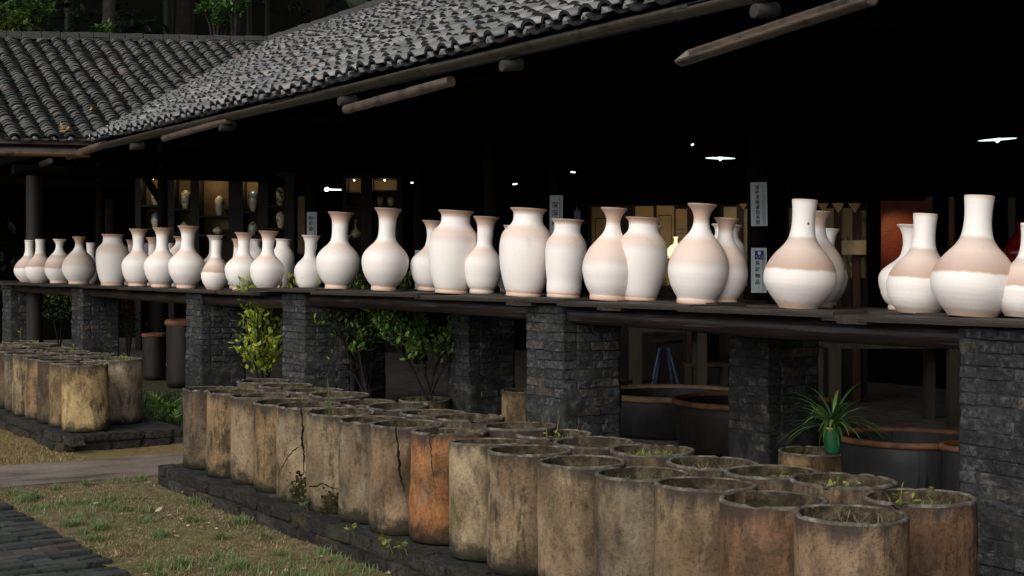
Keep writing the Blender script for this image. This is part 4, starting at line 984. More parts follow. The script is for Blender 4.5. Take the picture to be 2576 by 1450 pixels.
# ================================================================== INSIDE THE HALL
def emit(name, c, st):
    k = NT(name); k.b.inputs['Base Color'].default_value = (*c, 1); k.b.inputs['Emission Color'].default_value = (*c, 1); k.b.inputs['Emission Strength'].default_value = st; return k.m
M_BULB = emit('warm_bulb', (1.0, .82, .55), 12.0); M_COOL = emit('cool_lamp', (.85, 1.0, 1.0), 6.0)
def point(p, power, col, parent=None, r=.03, spot=None, name='lamp_light'):
    d = bpy.data.lights.new(name, 'SPOT' if spot else 'POINT'); d.energy = power; d.color = col; d.shadow_soft_size = r
    o = bpy.data.objects.new(name, d); COL.objects.link(o)
    if parent: o.parent = parent; o.location = Vector(p) - parent.location
    else: o.location = p
    if spot: d.spot_size = R(spot[1]); d.spot_blend = .8; o.rotation_euler = (Vector(p) - Vector(spot[0])).to_track_quat('Z', 'Y').to_euler()
    return o
def fbox(m, x0, x1, y0, y1, Z, dp, org, front=0.0):
    """box facing the camera side: pixel extents at depth Z, dp metres deep"""
    a, b = at(x0, y1, Z), at(x1, y0, Z); n = -FWD
    vs = []
    for f in (front, front - dp):
        for p in (a, Vector((b.x, b.y, a.z)), b, Vector((a.x, a.y, b.z))): vs.append(p + n * f - org)
    m.add(vs, [(0, 1, 2, 3), (4, 7, 6, 5), (0, 4, 5, 1), (1, 5, 6, 2), (2, 6, 7, 3), (3, 7, 4, 0)])
M_PLASTER = None
def m_cloth(name, c, sc=30):
    k = NT(name, .85, .1); o = k.obj(); n1 = k.noise(o, 4, 4); n2 = k.noise(o, sc, 4)
    return k.col(k.mix(k.smooth(n2, .55, .75), k.ramp(n1, [(.3, tuple(x * .7 for x in c)), (.7, c)]), tuple(x * .5 for x in c)))
M_PANEL = m_cloth('cabinet_back', (.22, .165, .10)); M_SCROLL = m_cloth('scroll_paper', (.42, .31, .18), 12); M_SCROLL2 = m_cloth('scroll_pale', (.50, .42, .28), 14)
M_SIGN = plain('sign_board', (.62, .69, .72), .6, .3, .08, 5); M_INK = plain('sign_ink', (.010, .012, .014), .8, .1, .2); M_INK2 = plain('sign_ink_faint', (.10, .12, .13), .8, .1, .2); M_BLUE = plain('sign_blue', (.03, .06, .20), .7, .2, .3, 30)
M_FRAME = m_wood('cabinet_wood', (.014, .010, .007), 2, .7)
def display(cab_label, Z, opens, x0, x1, ytop, ybot):
    c = at((x0 + x1) / 2, ybot, Z); t = empty('display_cabinet', Vector((c.x, c.y, .05)), 0); tag(t, cab_label, 'cabinet'); og = t.location
    yb = HOR + (EYE - .05) / Z * F
    m = MB(); fbox(m, x0, x1, ytop, yb, Z, .03, og, -.40); m.build('back_panel', M_PANEL, t)
    edges = [x0] + [e for o in opens for e in (o[0], o[1])] + [x1]
    for a, b in zip(edges[::2], edges[1::2]):
        m = MB(); fbox(m, a, b, ytop, yb, Z, .40, og, 0); m.build('upright', M_FRAME, t)
    m = MB(); fbox(m, x0, x1, ytop - 12, ytop, Z, .42, og, .01); m.build('cornice', M_FRAME, t)
    for o in opens:
        for ys in o[2]:
            m = MB(); fbox(m, o[0], o[1], ys, ys + 5, Z, .38, og, -.005); m.build('shelf_board', M_FRAME, t)
        # lower cupboard keeps dark
        m = MB(); fbox(m, o[0], o[1], o[2][-1] + 6, yb, Z, .03, og, -.30); m.build('cupboard_door', M_FRAME, t)
        q = at((o[0] + o[1]) / 2 + o[3] * (o[1] - o[0]) * .3, ytop + 3.5, Z) + FWD * .05
        m = MB(); m.lathe([(.002, -.012), (.012, -.008), (.014, 0), (.01, .006)], 10, True, True); b = m.build('bulb', M_BULB, t); b.location = q - og
        point(q - Vector((0, 0, .04)), o[4], (1.0, .72, .40), t)
    return t
display('dark display cabinet with lit niches and painted vases, left', 26.0,
        [(354, 406, (516, 575), .2, 1.2), (438, 479, (525, 585), .1, .8), (501, 575, (543, 590), -.2, 1.7), (611, 649, (532, 592), .1, 1.9), (674, 716, (517, 574), 0, .4)], 340, 740, 446, 660)
display('smaller dark display cabinet with two amber-lit niches, behind the large trumpet vases', 25.0,
        [(872, 908, (484, 518, 598), 0, .8), (936, 998, (479, 518, 600), 0, 1.3)], 862, 1012, 450, 660)
def m_painted(name, base, ink, thr=.58, top=None):
    k = NT(name, .2, .4); o = k.obj(); n1 = k.noise(o, 16, 4, .6, .6); g = k.sep(k.n('ShaderNodeTexCoord').outputs['Generated'])
    c = k.mix(k.smooth(n1, thr, thr + .05), base, ink)
    if top: c = k.mix(k.smooth(k.math('ADD', g[2], k.math('MULTIPLY', n1, .4)), .72, .86), c, top)
    k.set(k.b.inputs['Coat Weight'], .5); return k.col(c)
PAINT = [m_painted('famille_%d' % i, (.66, .60, .44), ink, th, tp) for i, (ink, th, tp) in enumerate([((.09, .04, .02), .55, None), ((.10, .08, .05), .57, None), ((.02, .02, .02), .60, None), ((.16, .03, .02), .63, (.10, .16, .19)), ((.12, .05, .02), .58, None), ((.05, .06, .05), .52, None)])]
DV = {'meiping': [(.5, 0), (.52, .03), (.55, .06), (.72, .2), (.92, .45), (1.0, .65), (.97, .78), (.82, .88), (.50, .94), (.36, .96), (.38, 1.0)], 'round': [(.45, 0), (.46, .05), (.62, .12), (.9, .32), (1.0, .52), (.9, .72), (.62, .85), (.34, .90), (.32, .95), (.42, 1.0)],
      'oval': [(.48, 0), (.5, .04), (.72, .15), (.93, .4), (1.0, .6), (.92, .82), (.70, .94), (.40, .985), (.38, 1.0)], 'bottle': [(.55, 0), (.58, .04), (.8, .1), (1.0, .22), (.9, .36), (.5, .46), (.24, .54), (.2, .7), (.22, .9), (.3, 1.0)]}
def dvase(px, yt, yb, wp, Z, kind, mat, label, foot=True):
    p = at(px, yb, Z); k = Z / F; H = (yb - yt) * k; m = MB(); m.lathe([(r * wp * k / 2, z * H) for r, z in DV[kind]] + [(DV[kind][-1][0] * wp * k / 2 * .8, H * .98)], 24)
    o = m.build('painted_vase', mat); o.location = p + FWD * .20; tag(o, label, 'vase', 'painted vases in the display cabinets')
for a in [(385, 484, 515.5, 24, 26, 'meiping', PAINT[0], 'speckled painted vase on the upper board of the leftmost lit niche'),
          (386, 535, 574.5, 27, 26, 'oval', PAINT[3], 'blue-topped painted vase below the speckled one in the leftmost niche'),
          (461, 478, 524.5, 27, 26, 'meiping', PAINT[1], 'tan painted vase in the narrow second niche, upper board'),
          (457, 558, 584.5, 26, 26, 'round', PAINT[1], 'painted vase in the second niche, half hidden by a trumpet rim'),
          (547, 492, 542, 25, 26, 'meiping', PAINT[2], 'vase painted with dark bamboo in the widest lit niche'),
          (543, 571, 589, 27, 26, 'round', PAINT[2], 'squat white vase with black painting below the widest niche'),
          (632, 479, 531, 26, 26, 'oval', PAINT[3], 'bright blue-topped vase with red flower in the fourth niche'),
          (631, 558, 591.5, 29, 26, 'round', PAINT[4], 'cream round vase with brown flowers below the bright blue-topped one'),
          (701, 471, 516, 27, 26, 'oval', PAINT[5], 'dim painted vase in the darkest fifth niche, upper board'),
          (702, 532, 573.5, 26, 26, 'meiping', PAINT[0], 'spotted cream vase in the fifth niche, lower board'),
          (954, 495, 517.5, 17, 25, 'oval', PAINT[2], 'left one of two small vases in the smaller cabinet'),
          (981, 495, 517.5, 20, 25, 'oval', PAINT[2], 'right one of two small vases in the smaller cabinet'),
          (892, 552, 597.5, 32, 25, 'bottle', PAINT[5], 'brown long-necked vase between two large trumpet vases')]: dvase(*a)
# ---- signs with writing
def text_mesh(body, size, name, mat, parent, loc, space=1.0):
    cu = bpy.data.curves.new(name, 'FONT'); cu.body = body; cu.size = size; cu.align_x = 'CENTER'; cu.align_y = 'CENTER'; cu.space_line = space; cu.offset = size * .012
    to = bpy.data.objects.new(name, cu); COL.objects.link(to); bpy.context.view_layer.update()
    me = bpy.data.meshes.new_from_object(to.evaluated_get(bpy.context.evaluated_depsgraph_get())); bpy.data.objects.remove(to)
    me.materials.clear(); me.materials.append(mat); o = link(name, me, parent); o.location = loc; o.rotation_euler = (PI / 2, 0, 0); return o
def sign(x0, x1, y0, y1, Z, chars, label, ch_px, cxo=-.12, y_first=None, pitch=None, emblem=None, tilt=0.0):
    c = at((x0 + x1) / 2, (y0 + y1) / 2, Z); k = Z / F; wd, ht = (x1 - x0) * k, (y1 - y0) * k
    t = empty('hanging_sign', c, FACE); t.rotation_euler = (0, tilt, FACE); tag(t, label, 'sign')
    m = MB(); m.box(-wd / 2, wd / 2, 0, .015, -ht / 2, ht / 2); m.build('board', M_SIGN, t)
    for i, ch in enumerate(chars):
        text_mesh(ch, ch_px * k, 'character', M_INK, t, (wd * cxo, -.004, ((y0 + y1) / 2 - (y_first + i * pitch)) * k))
    m = MB(); rnd = random.Random(len(chars))
    z = ht * .44
    while z > -ht * .44:                                    # fine print running down the right side
        L = rnd.uniform(.006, .02); m.box(wd * .22, wd * .22 + .006, -.004, -.002, z - L, z); z -= L + .006
    z = ht * .40
    while z > -ht * .44:
        L = rnd.uniform(.006, .016); m.box(wd * .32, wd * .32 + .005, -.004, -.002, z - L, z); z -= L + .008
    m.build('small_print', M_INK2, t)
    if emblem:
        ex0, ex1, ey0, ey1 = emblem; q = lambda x: (x - (x0 + x1) / 2) * k; qz = lambda y: ((y0 + y1) / 2 - y) * k
        m = MB(); m.box(q(ex0), q(ex1), -.004, -.001, qz(ey1), qz(ey0)); e = m.build('emblem', M_BLUE, t)
        m = MB(); ew, eh = q(ex1) - q(ex0), qz(ey0) - qz(ey1); cx_ = (q(ex0) + q(ex1)) / 2; zt = qz(ey0)
        pts = [(-.17, -.10), (.17, -.10), (.19, -.30), (.12, -.46), (0, -.54), (-.12, -.46), (-.19, -.30)]
        m.add([(cx_ + a * ew, -.0055, zt + b * eh) for a, b in pts], [tuple(range(7))])
        for a, b in ((-.36, -.62), (-.22, -.80), (.34, -.62), (.24, -.82), (.02, -.70)): m.box(cx_ + (a - .05) * ew, cx_ + (a + .05) * ew, -.0055, -.005, zt + (b - .06) * eh, zt + (b + .06) * eh)
        m.build('emblem_mark', M_SIGN, e)
    # the post it hangs on
    return t
sign(1889, 1930, 459, 569, 14.5, '保护文物请勿涂划', 'white sign with eight large black characters on a dark post', 11.2, -.10, 472, 12.6, tilt=-.02)
sign(1890, 1929, 624, 737, 14.5, '易碎物品', 'white sign with blue square emblem and four black characters', 12.5, -.10, 663, 16.0, emblem=(1899, 1921, 631, 653))
sign(1383, 1416, 492, 600, 17.5, '深浮雕', 'white sign with large characters behind the biggest jar', 17, -.10, 517, 21.5)
sign(772, 797, 534, 628, 23.4, '粉彩瓷', 'narrow white sign with three characters left of the large trumpet vase', 12, -.10, 550, 13.5)
sign(1044, 1066, 630, 740, 20.0, '', 'white sign mostly hidden between two trumpet vases', 10, -.10, 668, 13.0, emblem=(1048, 1060, 636, 648))
for x, Z in ((1910, 14.62), (1400, 17.62), (785, 23.5), (1056, 20.1)):
    p = at(x, 700, Z) + FWD * .12; m = MB(); m.tube([(p.x - hl.x, p.y - hl.y, .2), (p.x - hl.x, p.y - hl.y, 3.6)], .10, 12); m.build('column', M_DARKWOOD, hall)
# ---- painted screens
def m_ink(name, paper, seed, thr=.55):
    k = NT(name, .85, .1); o = k.obj(False); g = k.sep(k.n('ShaderNodeTexCoord').outputs['Generated'])
    n1 = k.noise(k.scale(o, (3, 3, 2)), 1.3 + seed * .2, 6, .7, .4); n2 = k.noise(o, 5, 3)
    c = k.ramp(n2, [(.3, tuple(x * .75 for x in paper)), (.7, paper)])
    return k.col(k.mix(k.math('MULTIPLY', k.smooth(k.math('SUBTRACT', n1, k.math('MULTIPLY', g[2], .18)), thr - .09, thr), .85), c, (.03, .03, .028)))
def screen(Z, panels, x0, x1, y0, label, mats, post, valance=None):
    c = at((x0 + x1) / 2, y0, Z); t = empty('painted_screen', Vector((c.x, c.y, .05))); tag(t, label, 'screen'); og = t.location; yb = HOR + (EYE - .05) / Z * F
    m = MB(); fbox(m, x0, x1, y0 - 3, yb, Z, .03, og, -.06); m.build('frame', M_FRAME, t)
    for i, pnl in enumerate(panels):
        m = MB(); fbox(m, pnl[0], pnl[1], pnl[2], pnl[3], Z, .012, og, -.035); pp = m.build('panel', mats[i % len(mats)], t)
        if len(pnl) > 4:
            for (a, b, cc, d) in pnl[4]:
                mm = MB(); fbox(mm, a, b, cc, d, Z, .004, og, -.031); mm.build('border_line', M_INK, pp); pp.children[-1].location = (0, 0, 0)
    for a, b in post:
        m = MB(); fbox(m, a, b, y0 - 3, yb, Z, .06, og, .0); m.build('post', m_wood('screen_post', (.050, .020, .012), 2, .5) if b - a > 12 else M_FRAME, t)
    m = MB(); fbox(m, x0, x1, y0 - 60, y0 - 2, Z, .08, og, .012); m.build('lintel', M_SOOT, t)
    if valance:
        for a, b, yt, yb2 in valance:
            p = [at(a, yt, Z), at(b, yt, Z), at((a + b) / 2, yb2, Z)]; m = MB(); m.add([q - FWD * .03 - og for q in p] + [q - FWD * .028 - og for q in p], [(0, 2, 1), (3, 4, 5), (0, 1, 4, 3), (1, 2, 5, 4), (2, 0, 3, 5)]); m.build('pennant', M_SCROLL, t)
    return t
fr = lambda a, b, y0, y1: [(a, b, y0, y0 + 2), (a, a + 1.2, y0, y1), (b - 1.2, b, y0, y1)]
sc1 = screen(18.3, [(1489, 1560, 521, 720, fr(1498, 1552, 549, 700)), (1598, 1644, 519, 720, fr(1606, 1638, 545, 700)), (1652, 1697, 518, 720, fr(1659, 1690, 541, 690)), (1701, 1729, 526, 720)], 1480, 1745, 517,
       'row of ochre painted scroll panels with black borders behind the pear-shaped vases', [m_ink('ink_a', (.36, .24, .12), 1, .54), m_ink('ink_b', (.42, .29, .15), 2, .60), m_ink('ink_c', (.46, .33, .17), 3, .585), m_ink('ink_d', (.50, .36, .20), 4, .70)], [(1644, 1652), (1590, 1598), (1729, 1745)])
rnd = random.Random(61); m = MB()                       # lines of small brush writing, too far away to read
for yy in (577, 589, 601, 612):
    for i in range(6):
        c0 = at(1703.5 + i * 4.3, yy, 18.3) + FWD * .030 - sc1.location
        for q in range(5):
            dx, dz_ = rnd.uniform(-.007, .007), rnd.uniform(-.012, .012); hx, hz = (rnd.uniform(.004, .008), .0014) if q % 2 else (.0014, rnd.uniform(.005, .011))
            cc = c0 + RIGHT * dx + UP * dz_
            m.add([cc + RIGHT * a_ + UP * b_ for a_, b_ in ((-hx, -hz), (hx, -hz), (hx, hz), (-hx, hz))], [(0, 1, 2, 3)])
m.build('brush_writing', M_INK, sc1)
sc2 = screen(17.4, [(1822, 1854, 521, 720), (1870, 1881, 525, 720)], 1812, 1886, 517, 'pale painted panel and red post right of the pinkish pear vase', [m_ink('ink_e', (.50, .40, .24), 5, .64), M_SCROLL2], [(1854, 1870)], [(1858, 1881, 513, 528)])
sc3 = screen(16.0, [(2069, 2099, 524, 700), (2117, 2146, 524, 700), (2165, 2180, 530, 700), (1988, 2016, 524, 700)], 1984, 2186, 512, 'dim screen with ink-painted panels and triangular pennants, right of the signs', [m_ink('ink_f', (.30, .25, .15), 6, .53), m_ink('ink_g', (.30, .25, .15), 7, .52), m_ink('ink_h', (.26, .21, .12), 8, .52)], [(2099, 2117), (2146, 2165)], [(2054, 2084, 512, 534), (2091, 2124, 512, 537), (2132, 2165, 512, 537)])
m = MB(); c = at(2148, 622, 15.8); og = c; fbox(m, 2118, 2179, 605, 641, 15.8, .01, og, 0); o = m.build('paper_sheet', M_SCROLL2); o.location = og; tag(o, 'blank cream paper sheet hung in front of the dim ink-painted screen', 'paper')
# lit red-brown board
t = empty('lacquer_board', at(2270, 700, 15.2)); tag(t, 'red-brown wooden board glowing orange under a spotlight', 'board'); og = t.location
m = MB(); fbox(m, 2217, 2330, 505, 700, 15.2, .03, og, 0); m.build('panel', m_wood('red_lacquer', (.12, .020, .006), 0, .5, .3), t)
m = MB(); fbox(m, 2330, 2345, 495, 720, 15.2, .05, og, .02); m.build('post', m_wood('ochre_post', (.10, .05, .02), 2), t)
m = MB(); fbox(m, 2388, 2399, 495, 720, 15.2, .05, og, .02); m.build('post', m_wood('ochre_post2', (.13, .06, .02), 2), t)
m = MB(); fbox(m, 2538, 2553, 498, 720, 15.2, .05, og, .02); m.build('post', m_wood('dull_post', (.05, .04, .03), 2), t)
point(at(2262, 520, 14.6), 13.0, (1.0, .62, .28), None, .04, (at(2258, 596, 15.2), 52), 'board_spotlight')
point(at(1640, 480, 17.4), 3.8, (1.0, .74, .42), None, .05, (at(1650, 610, 18.3), 100), 'screen_spotlight')
point(at(1850, 500, 16.8), 1.9, (1.0, .80, .50), None, .05, (at(1850, 600, 17.4), 90), 'panel_spotlight')
point(at(2100, 500, 15.3), 0.8, (1.0, .80, .50), None, .05, (at(2120, 610, 16.0), 100), 'pennant_spotlight')
# porcelain lamp
p = at(1700, 645, 17.8); k = 17.8 / F; t = empty('porcelain_lamp', p); tag(t, 'glowing pale yellow porcelain lamp with slim neck between jar and pear vase', 'lamp')
m = MB(); m.lathe([(.8 * 25 * k, 0), (25 * k, 4 * k), (24 * k, 12 * k), (20 * k, 20 * k), (13 * k, 27 * k), (6 * k, 31 * k), (4.2 * k, 36 * k), (4 * k, 45 * k), (7 * k, 49 * k)], 24); m.build('shade', emit('lit_porcelain', (1.0, .84, .52), .75), t)
m = MB(); rnd = random.Random(2)
for i in range(12):
    a = 2 * PI * i / 12; leafy(m, Vector((math.cos(a) * 22 * k, math.sin(a) * 22 * k, 2 * k)), rnd, 14 * k, 0, Vector((math.cos(a) * .5, math.sin(a) * .5, -.7)).normalized())
m.build('petal', emit('lit_petal', (1.0, .80, .45), .5), t)
m = MB(); m.lathe([(.06, -.6), (.05, -.3), (.03, 0)], 12); m.build('stand', M_FRAME, t)
# pale banner strip with a cut edge
m = MB(); og = at(1452, 560, 18.0); pts = [(1444, 530), (1449, 530), (1451, 519), (1453, 530), (1460, 531), (1460, 640), (1450, 640), (1449, 575), (1446, 570), (1449, 560), (1448, 552), (1444, 549)]
vs = [at(x, y, 18.0) - og for x, y in pts]; m.add(vs + [v + FWD * .02 for v in vs], [tuple(range(12))[::-1], tuple(range(12, 24))] + [(i, (i + 1) % 12, 12 + (i + 1) % 12, 12 + i) for i in range(12)]); o = m.build('notched_banner', plain('banner_white', (.34, .38, .42), .8)); o.location = og; tag(o, 'narrow pale banner with a notched edge right of the large-character sign', 'banner')
p = at(757, 565, 24.4); m = MB(); fbox(m, 749, 767, 494, 640, 24.4, .02, p, 0); o = m.build('wall_scroll', m_ink('ink_w', (.16, .115, .065), 9, .56)); o.location = p; tag(o, 'dim ochre wall scroll beside the narrow three-character sign', 'scroll')
# red urn at the far right
p = at(2584, 700, 13.5); k = 13.5 / F; m = MB(); m.lathe([(34 * k, 0), (44 * k, 20 * k), (56 * k, 52 * k), (58 * k, 68 * k), (50 * k, 86 * k), (34 * k, 104 * k), (24 * k, 118 * k), (24 * k, 132 * k), (28 * k, 141 * k)], 28)
o = m.build('red_urn', m_painted('red_lacquer_urn', (.22, .008, .007), (.09, .003, .003), .5)); o.location = p; tag(o, 'shiny red carved urn behind the cut-off vase at the right edge', 'urn')
# lamps
def pendant(px, py, Z, wpx, label, tilt=0.0):
    p = at(px, py, Z); k = Z / F; r = wpx * k / 2; t = empty('pendant_lamp', p); t.rotation_euler = (0, tilt, FACE); tag(t, label, 'lamp', 'pendant lamps')
    m = MB(); m.lathe([(r, 0), (r * .98, .012), (r * .5, r * .30), (r * .16, r * .42), (r * .14, r * .6)], 24, False, True); sh = m.build('lamp_shade', plain('enamel_dark', (.02, .02, .02), .6), t)
    m = MB(); m.lathe([(r * .965, .004), (r * .48, r * .27), (r * .1, r * .36)], 24, False, True); m.f = [q[::-1] for q in m.f]; m.build('reflector', emit('enamel_lit', (.72, .95, .95), 1.1), t)
    m = MB(); m.lathe([(.004, -.03), (.03, -.005), (.035, .02), (.02, .06)], 12, True, True); m.build('bulb', M_COOL, t)
    m = MB(); m.tube([(0, 0, r * .6), (0, 0, r * .6 + .8)], .006, 6); m.build('cord', M_SOOT, t)
pendant(1812, 399, 19.0, 78, 'white-lit pendant lamp with a flat shade above the right-hand vases', R(1.5))
pendant(2509, 352, 15.0, 98, 'pendant lamp with a tilted lit shade near the right edge', R(-3.0))
def tube_lamp(x0, y0, x1, y1, Z, label, bulb=True, colr=(.85, .97, 1.0)):
    a, b = at(x0, y0, Z), at(x1, y1, Z); t = empty('strip_lamp', a); tag(t, label, 'lamp', 'small lamps in the hall'); og = a
    m = MB(); m.tube([(0, 0, 0), b - a], .010, 8); m.build('tube', emit('tube_%d' % x0, colr, 2.5), t)
    if bulb: m = MB(); m.lathe([(.004, -.03), (.03, -.02), (.036, 0), (.02, .03)], 12, True, True); m.build('bulb', M_COOL, t)
    m = MB(); m.tube([(0, 0, .03), (0, 0, .9)], .006, 6); m.build('cord', M_SOOT, t)
tube_lamp(822, 477, 858, 478, 22, 'white strip lamp with a round bright end left of centre')
tube_lamp(1033, 460, 1044, 460, 24, 'tiny white lamp between the two big trumpet vases and jars', False)
tube_lamp(1290, 464, 1301, 463, 21, 'small bright bulb above the biggest jar', False)
tube_lamp(1436, 433, 1447, 434, 21, 'small pale lamp right of the bright bulb over the jars', False)
tube_lamp(1739, 366, 1745, 363, 18, 'single small warm bulb high under the roof', False, (1.0, .75, .45))

# ================================================================== CROCKS, STOOLS, POSTS BEHIND THE PILLARS
def m_glaze(name, c, rim=None):
    k = NT(name, .6, .3); o = k.obj(); n1 = k.noise(k.scale(o, (7, 7, .9)), 1.0, 5, .6); n2 = k.noise(o, 6, 5, .6); n3 = k.noise(k.scale(o, (22, 22, 1.0)), 1.0, 3)
    cc = k.ramp(n1, [(.3, tuple(x * .45 for x in c)), (.55, c), (.75, tuple(x * 1.7 for x in c))]); cc = k.mix(k.smooth(n3, .62, .66), cc, tuple(x * .2 for x in c))
    k.set(k.b.inputs['Roughness'], k.math('ADD', k.math('MULTIPLY', n2, .4), .42)); k.bump(n2, .3, .01); return k.col(cc)
M_CROCK, M_CROCK_R = m_glaze('dark_glaze', (.0115, .0115, .0125)), m_glaze('brown_glaze', (.013, .008, .0065))
M_TERRA = plain('terracotta', (.125, .050, .026), .7, .3, .55, 9, .4); M_TERRA_T = plain('tan_rim', (.18, .112, .058), .7, .3, .4, 9, .4)
k = NT('still_water', .03, .5); k.b.inputs['Base Color'].default_value = (.006, .007, .007, 1); M_WATER = k.m
def crock(px, py, Z, wpx, H, label, body, rimm, water=True, bulge=.04, name='stoneware_crock', rimr=.028, z0=None):
    p = at(px, py, Z); k = Z / F; r = wpx * k / 2; zr = p.z; zb = zr - H if z0 is None else z0; H = zr - zb
    t = empty(name, Vector((p.x, p.y, zb))); tag(t, label, 'crock')
    m = MB(); m.lathe([(r * .90, 0), (r * .93, H * .1), (r * .96, H * .45), (r * (.95 + bulge), H * .75), (r * .97, H * .93), (r * .95, H - .02)], 48); m.build('body', body, t)
    m = MB(); n = 48; m.tube([(math.cos(2 * PI * i / n) * (r - rimr * .6), math.sin(2 * PI * i / n) * (r - rimr * .6), H - rimr * .6) for i in range(n + 1)], rimr, 8, False); m.build('rim', rimm, t)
    m = MB(); m.lathe([(r * .93, H - .02), (r * .90, H * .55)], 48, False, False); m.f = [q[::-1] for q in m.f]; m.build('inner_wall', body, t)
    if water: m = MB(); m.add([(math.cos(2 * PI * i / 40) * r * .93, math.sin(2 * PI * i / 40) * r * .93, H - .09) for i in range(40)], [tuple(range(40))]); m.build('water', M_WATER, t)
    return t
crock(2288, 1097, 8.9, 362, .56, 'big dark water crock with a terracotta rim by the right pillar', M_CROCK, M_TERRA, z0=0, rimr=.021)
crock(2452, 1120, 8.3, 168, .5, 'second dark crock with terracotta rim, mostly behind the right pillar', M_CROCK, M_TERRA, z0=0, rimr=.020)
crock(1690, 986, 13.2, 380, .5, 'dark vat with a tan rim below the blue stool', M_CROCK, M_TERRA_T, z0=0.05, rimr=.030)
crock(1892, 1005, 11.9, 396, .5, 'brown vat with an orange rim, partly behind the shadowed pillar', M_CROCK_R, M_TERRA, z0=0.05, rimr=.026)
crock(388, 840, 20.0, 60, .6, 'red-brown crock with a rolled rim, left of the taller one', M_CROCK_R, M_TERRA, False, z0=0)
crock(460, 806, 18.8, 84, .8, 'tall red-brown crock with a broad terracotta rim beside the pale pillar', M_CROCK_R, M_TERRA, False, z0=0, rimr=.05)
saggar(s_at(1318, 7.0), 7.0, 'yellowish saggar standing behind the lime-patched pillar', OCH, 601, H=z_at(982, s_at(1318, 7.0), 7.0), z0=0.0, D=.40)
saggar(s_at(2050, 6.55), 6.55, 'low stained stoneware planter holding the green pot', (.20, .13, .06), 602, H=.42, z0=0.0, D=.47, soil=.08, name='saggar')
saggar(s_at(1068, 6.8), 6.8, 'weedy brown planter pot of the bushy shrub', (.16, .10, .05), 603, H=z_at(1003, s_at(1068, 6.8), 6.8), z0=0.0, D=.50, soil=.03, weed='grass')
# green glazed pot with a strappy plant
p = at(2094, 1142, 8.35); k = 8.35 / F; t = empty('green_pot', p); tag(t, 'green glazed pot with a yellow rim and strap-leaved plant', 'pot plant'); 
m = MB(); m.lathe([(17 * k, 0), (19 * k, 6 * k), (22 * k, 30 * k), (21 * k, 55 * k), (19 * k, 62 * k)], 32); m.build('pot', m_glaze('green_glaze', (.010, .10, .035)), t)
m = MB(); m.lathe([(19 * k, 62 * k), (22 * k, 63 * k), (22 * k, 67 * k), (19 * k, 68 * k), (16 * k, 60 * k)], 32, False, True); m.build('rim', plain('yellow_glaze', (.42, .28, .05), .35, .5), t)
m = MB(); rnd = random.Random(31)
for i in range(88):
    a = rnd.uniform(0, 2 * PI); L = rnd.uniform(.20, .44); el = rnd.uniform(.20, 1.25); d = Vector((math.cos(a), math.sin(a), 0)); pts = []; q = Vector((rnd.uniform(-.02, .02), rnd.uniform(-.02, .02), 64 * k)); e = el
    for j in range(7):
        pts.append(q.copy()); q = q + (d * math.cos(e) + UP * math.sin(e)) * L / 6; e -= rnd.uniform(.10, .34)
    sd = d.cross(UP); vs = []
    for j, pp in enumerate(pts): wv = .009 * math.sin(PI * (.12 + .88 * j / 6)) + .0004; vs += [pp - sd * wv, pp + sd * wv]
    m.add(vs, [(2 * j, 2 * j + 1, 2 * j + 3, 2 * j + 2) for j in range(6)], True)
m.build('foliage', m_leaf('strap_leaf', [(0, (.016, .050, .014)), (.6, (.040, .10, .024)), (1, (.13, .19, .05))]), t)
# stools and posts
t = empty('blue_stool', at(1675, 985, 17.0)); tag(t, 'blue metal trestle stool with a round dark seat', 'stool'); og = t.location; og.z = .05; t.location = og
M_BLUEMET = plain('blue_paint', (.06, .115, .19), .5, .4, .35, 14)
kk = 17.0 / F; cx0 = at(1675, 900, 17.0); cx0.z = 0
def loc(px, py, dz=0.0): q = at(px, py, 17.0) + FWD * dz; return q - og
zt = EYE - (862 - HOR) * kk
m = MB(); sp = at(1678, 860, 17.0) - og; m.lathe([(.17, -.012), (.19, 0), (.19, .022), (.18, .03)], 28, True, True); st = m.build('seat', plain('seat_dark', (.03, .028, .026), .6), t); st.location = sp
for (xa, xb, dz_) in ((1660, 1634, -.05), (1683, 1712, -.05), (1664, 1650, .2), (1680, 1700, .2)):
    a, b = loc(xa, 876), loc(xb, 992, dz_); b.z = 0.0; m = MB(); m.tube([a, b], .019, 6); m.build('leg', M_BLUEMET, t)
m = MB(); m.tube([loc(1640, 972, -.04), loc(1706, 972, -.04)], .017, 6); m.build('stretcher', M_BLUEMET, t)
def stool(px0, px1, yt, yb, Z, label, name='wooden_stool', th=.05):
    c = at((px0 + px1) / 2, yb, Z); t = empty(name, Vector((c.x, c.y, .05)), FACE); tag(t, label, 'stool'); k = Z / F; wd = (px1 - px0) * k; H = EYE - (yt - HOR) * k - .05
    m = MB(); m.box(-wd / 2, wd / 2, -.16, .16, H - .04, H); m.build('seat', M_POST, t)
    for x in (-1, 1):
        for y in (-1, 1): m = MB(); m.box(x * wd * .40 - .026, x * wd * .40 + .026, y * .11 - .026, y * .11 + .026, 0, H - .04); m.build('leg', M_POST, t)
    m = MB(); m.box(-wd * .36, wd * .36, -.12, -.09, H * .28, H * .28 + .06); m.build('stretcher', M_POST, t)
stool(1720, 1832, 912, 1005, 16.4, 'plain wooden stool behind the square post, right of the blue stool')
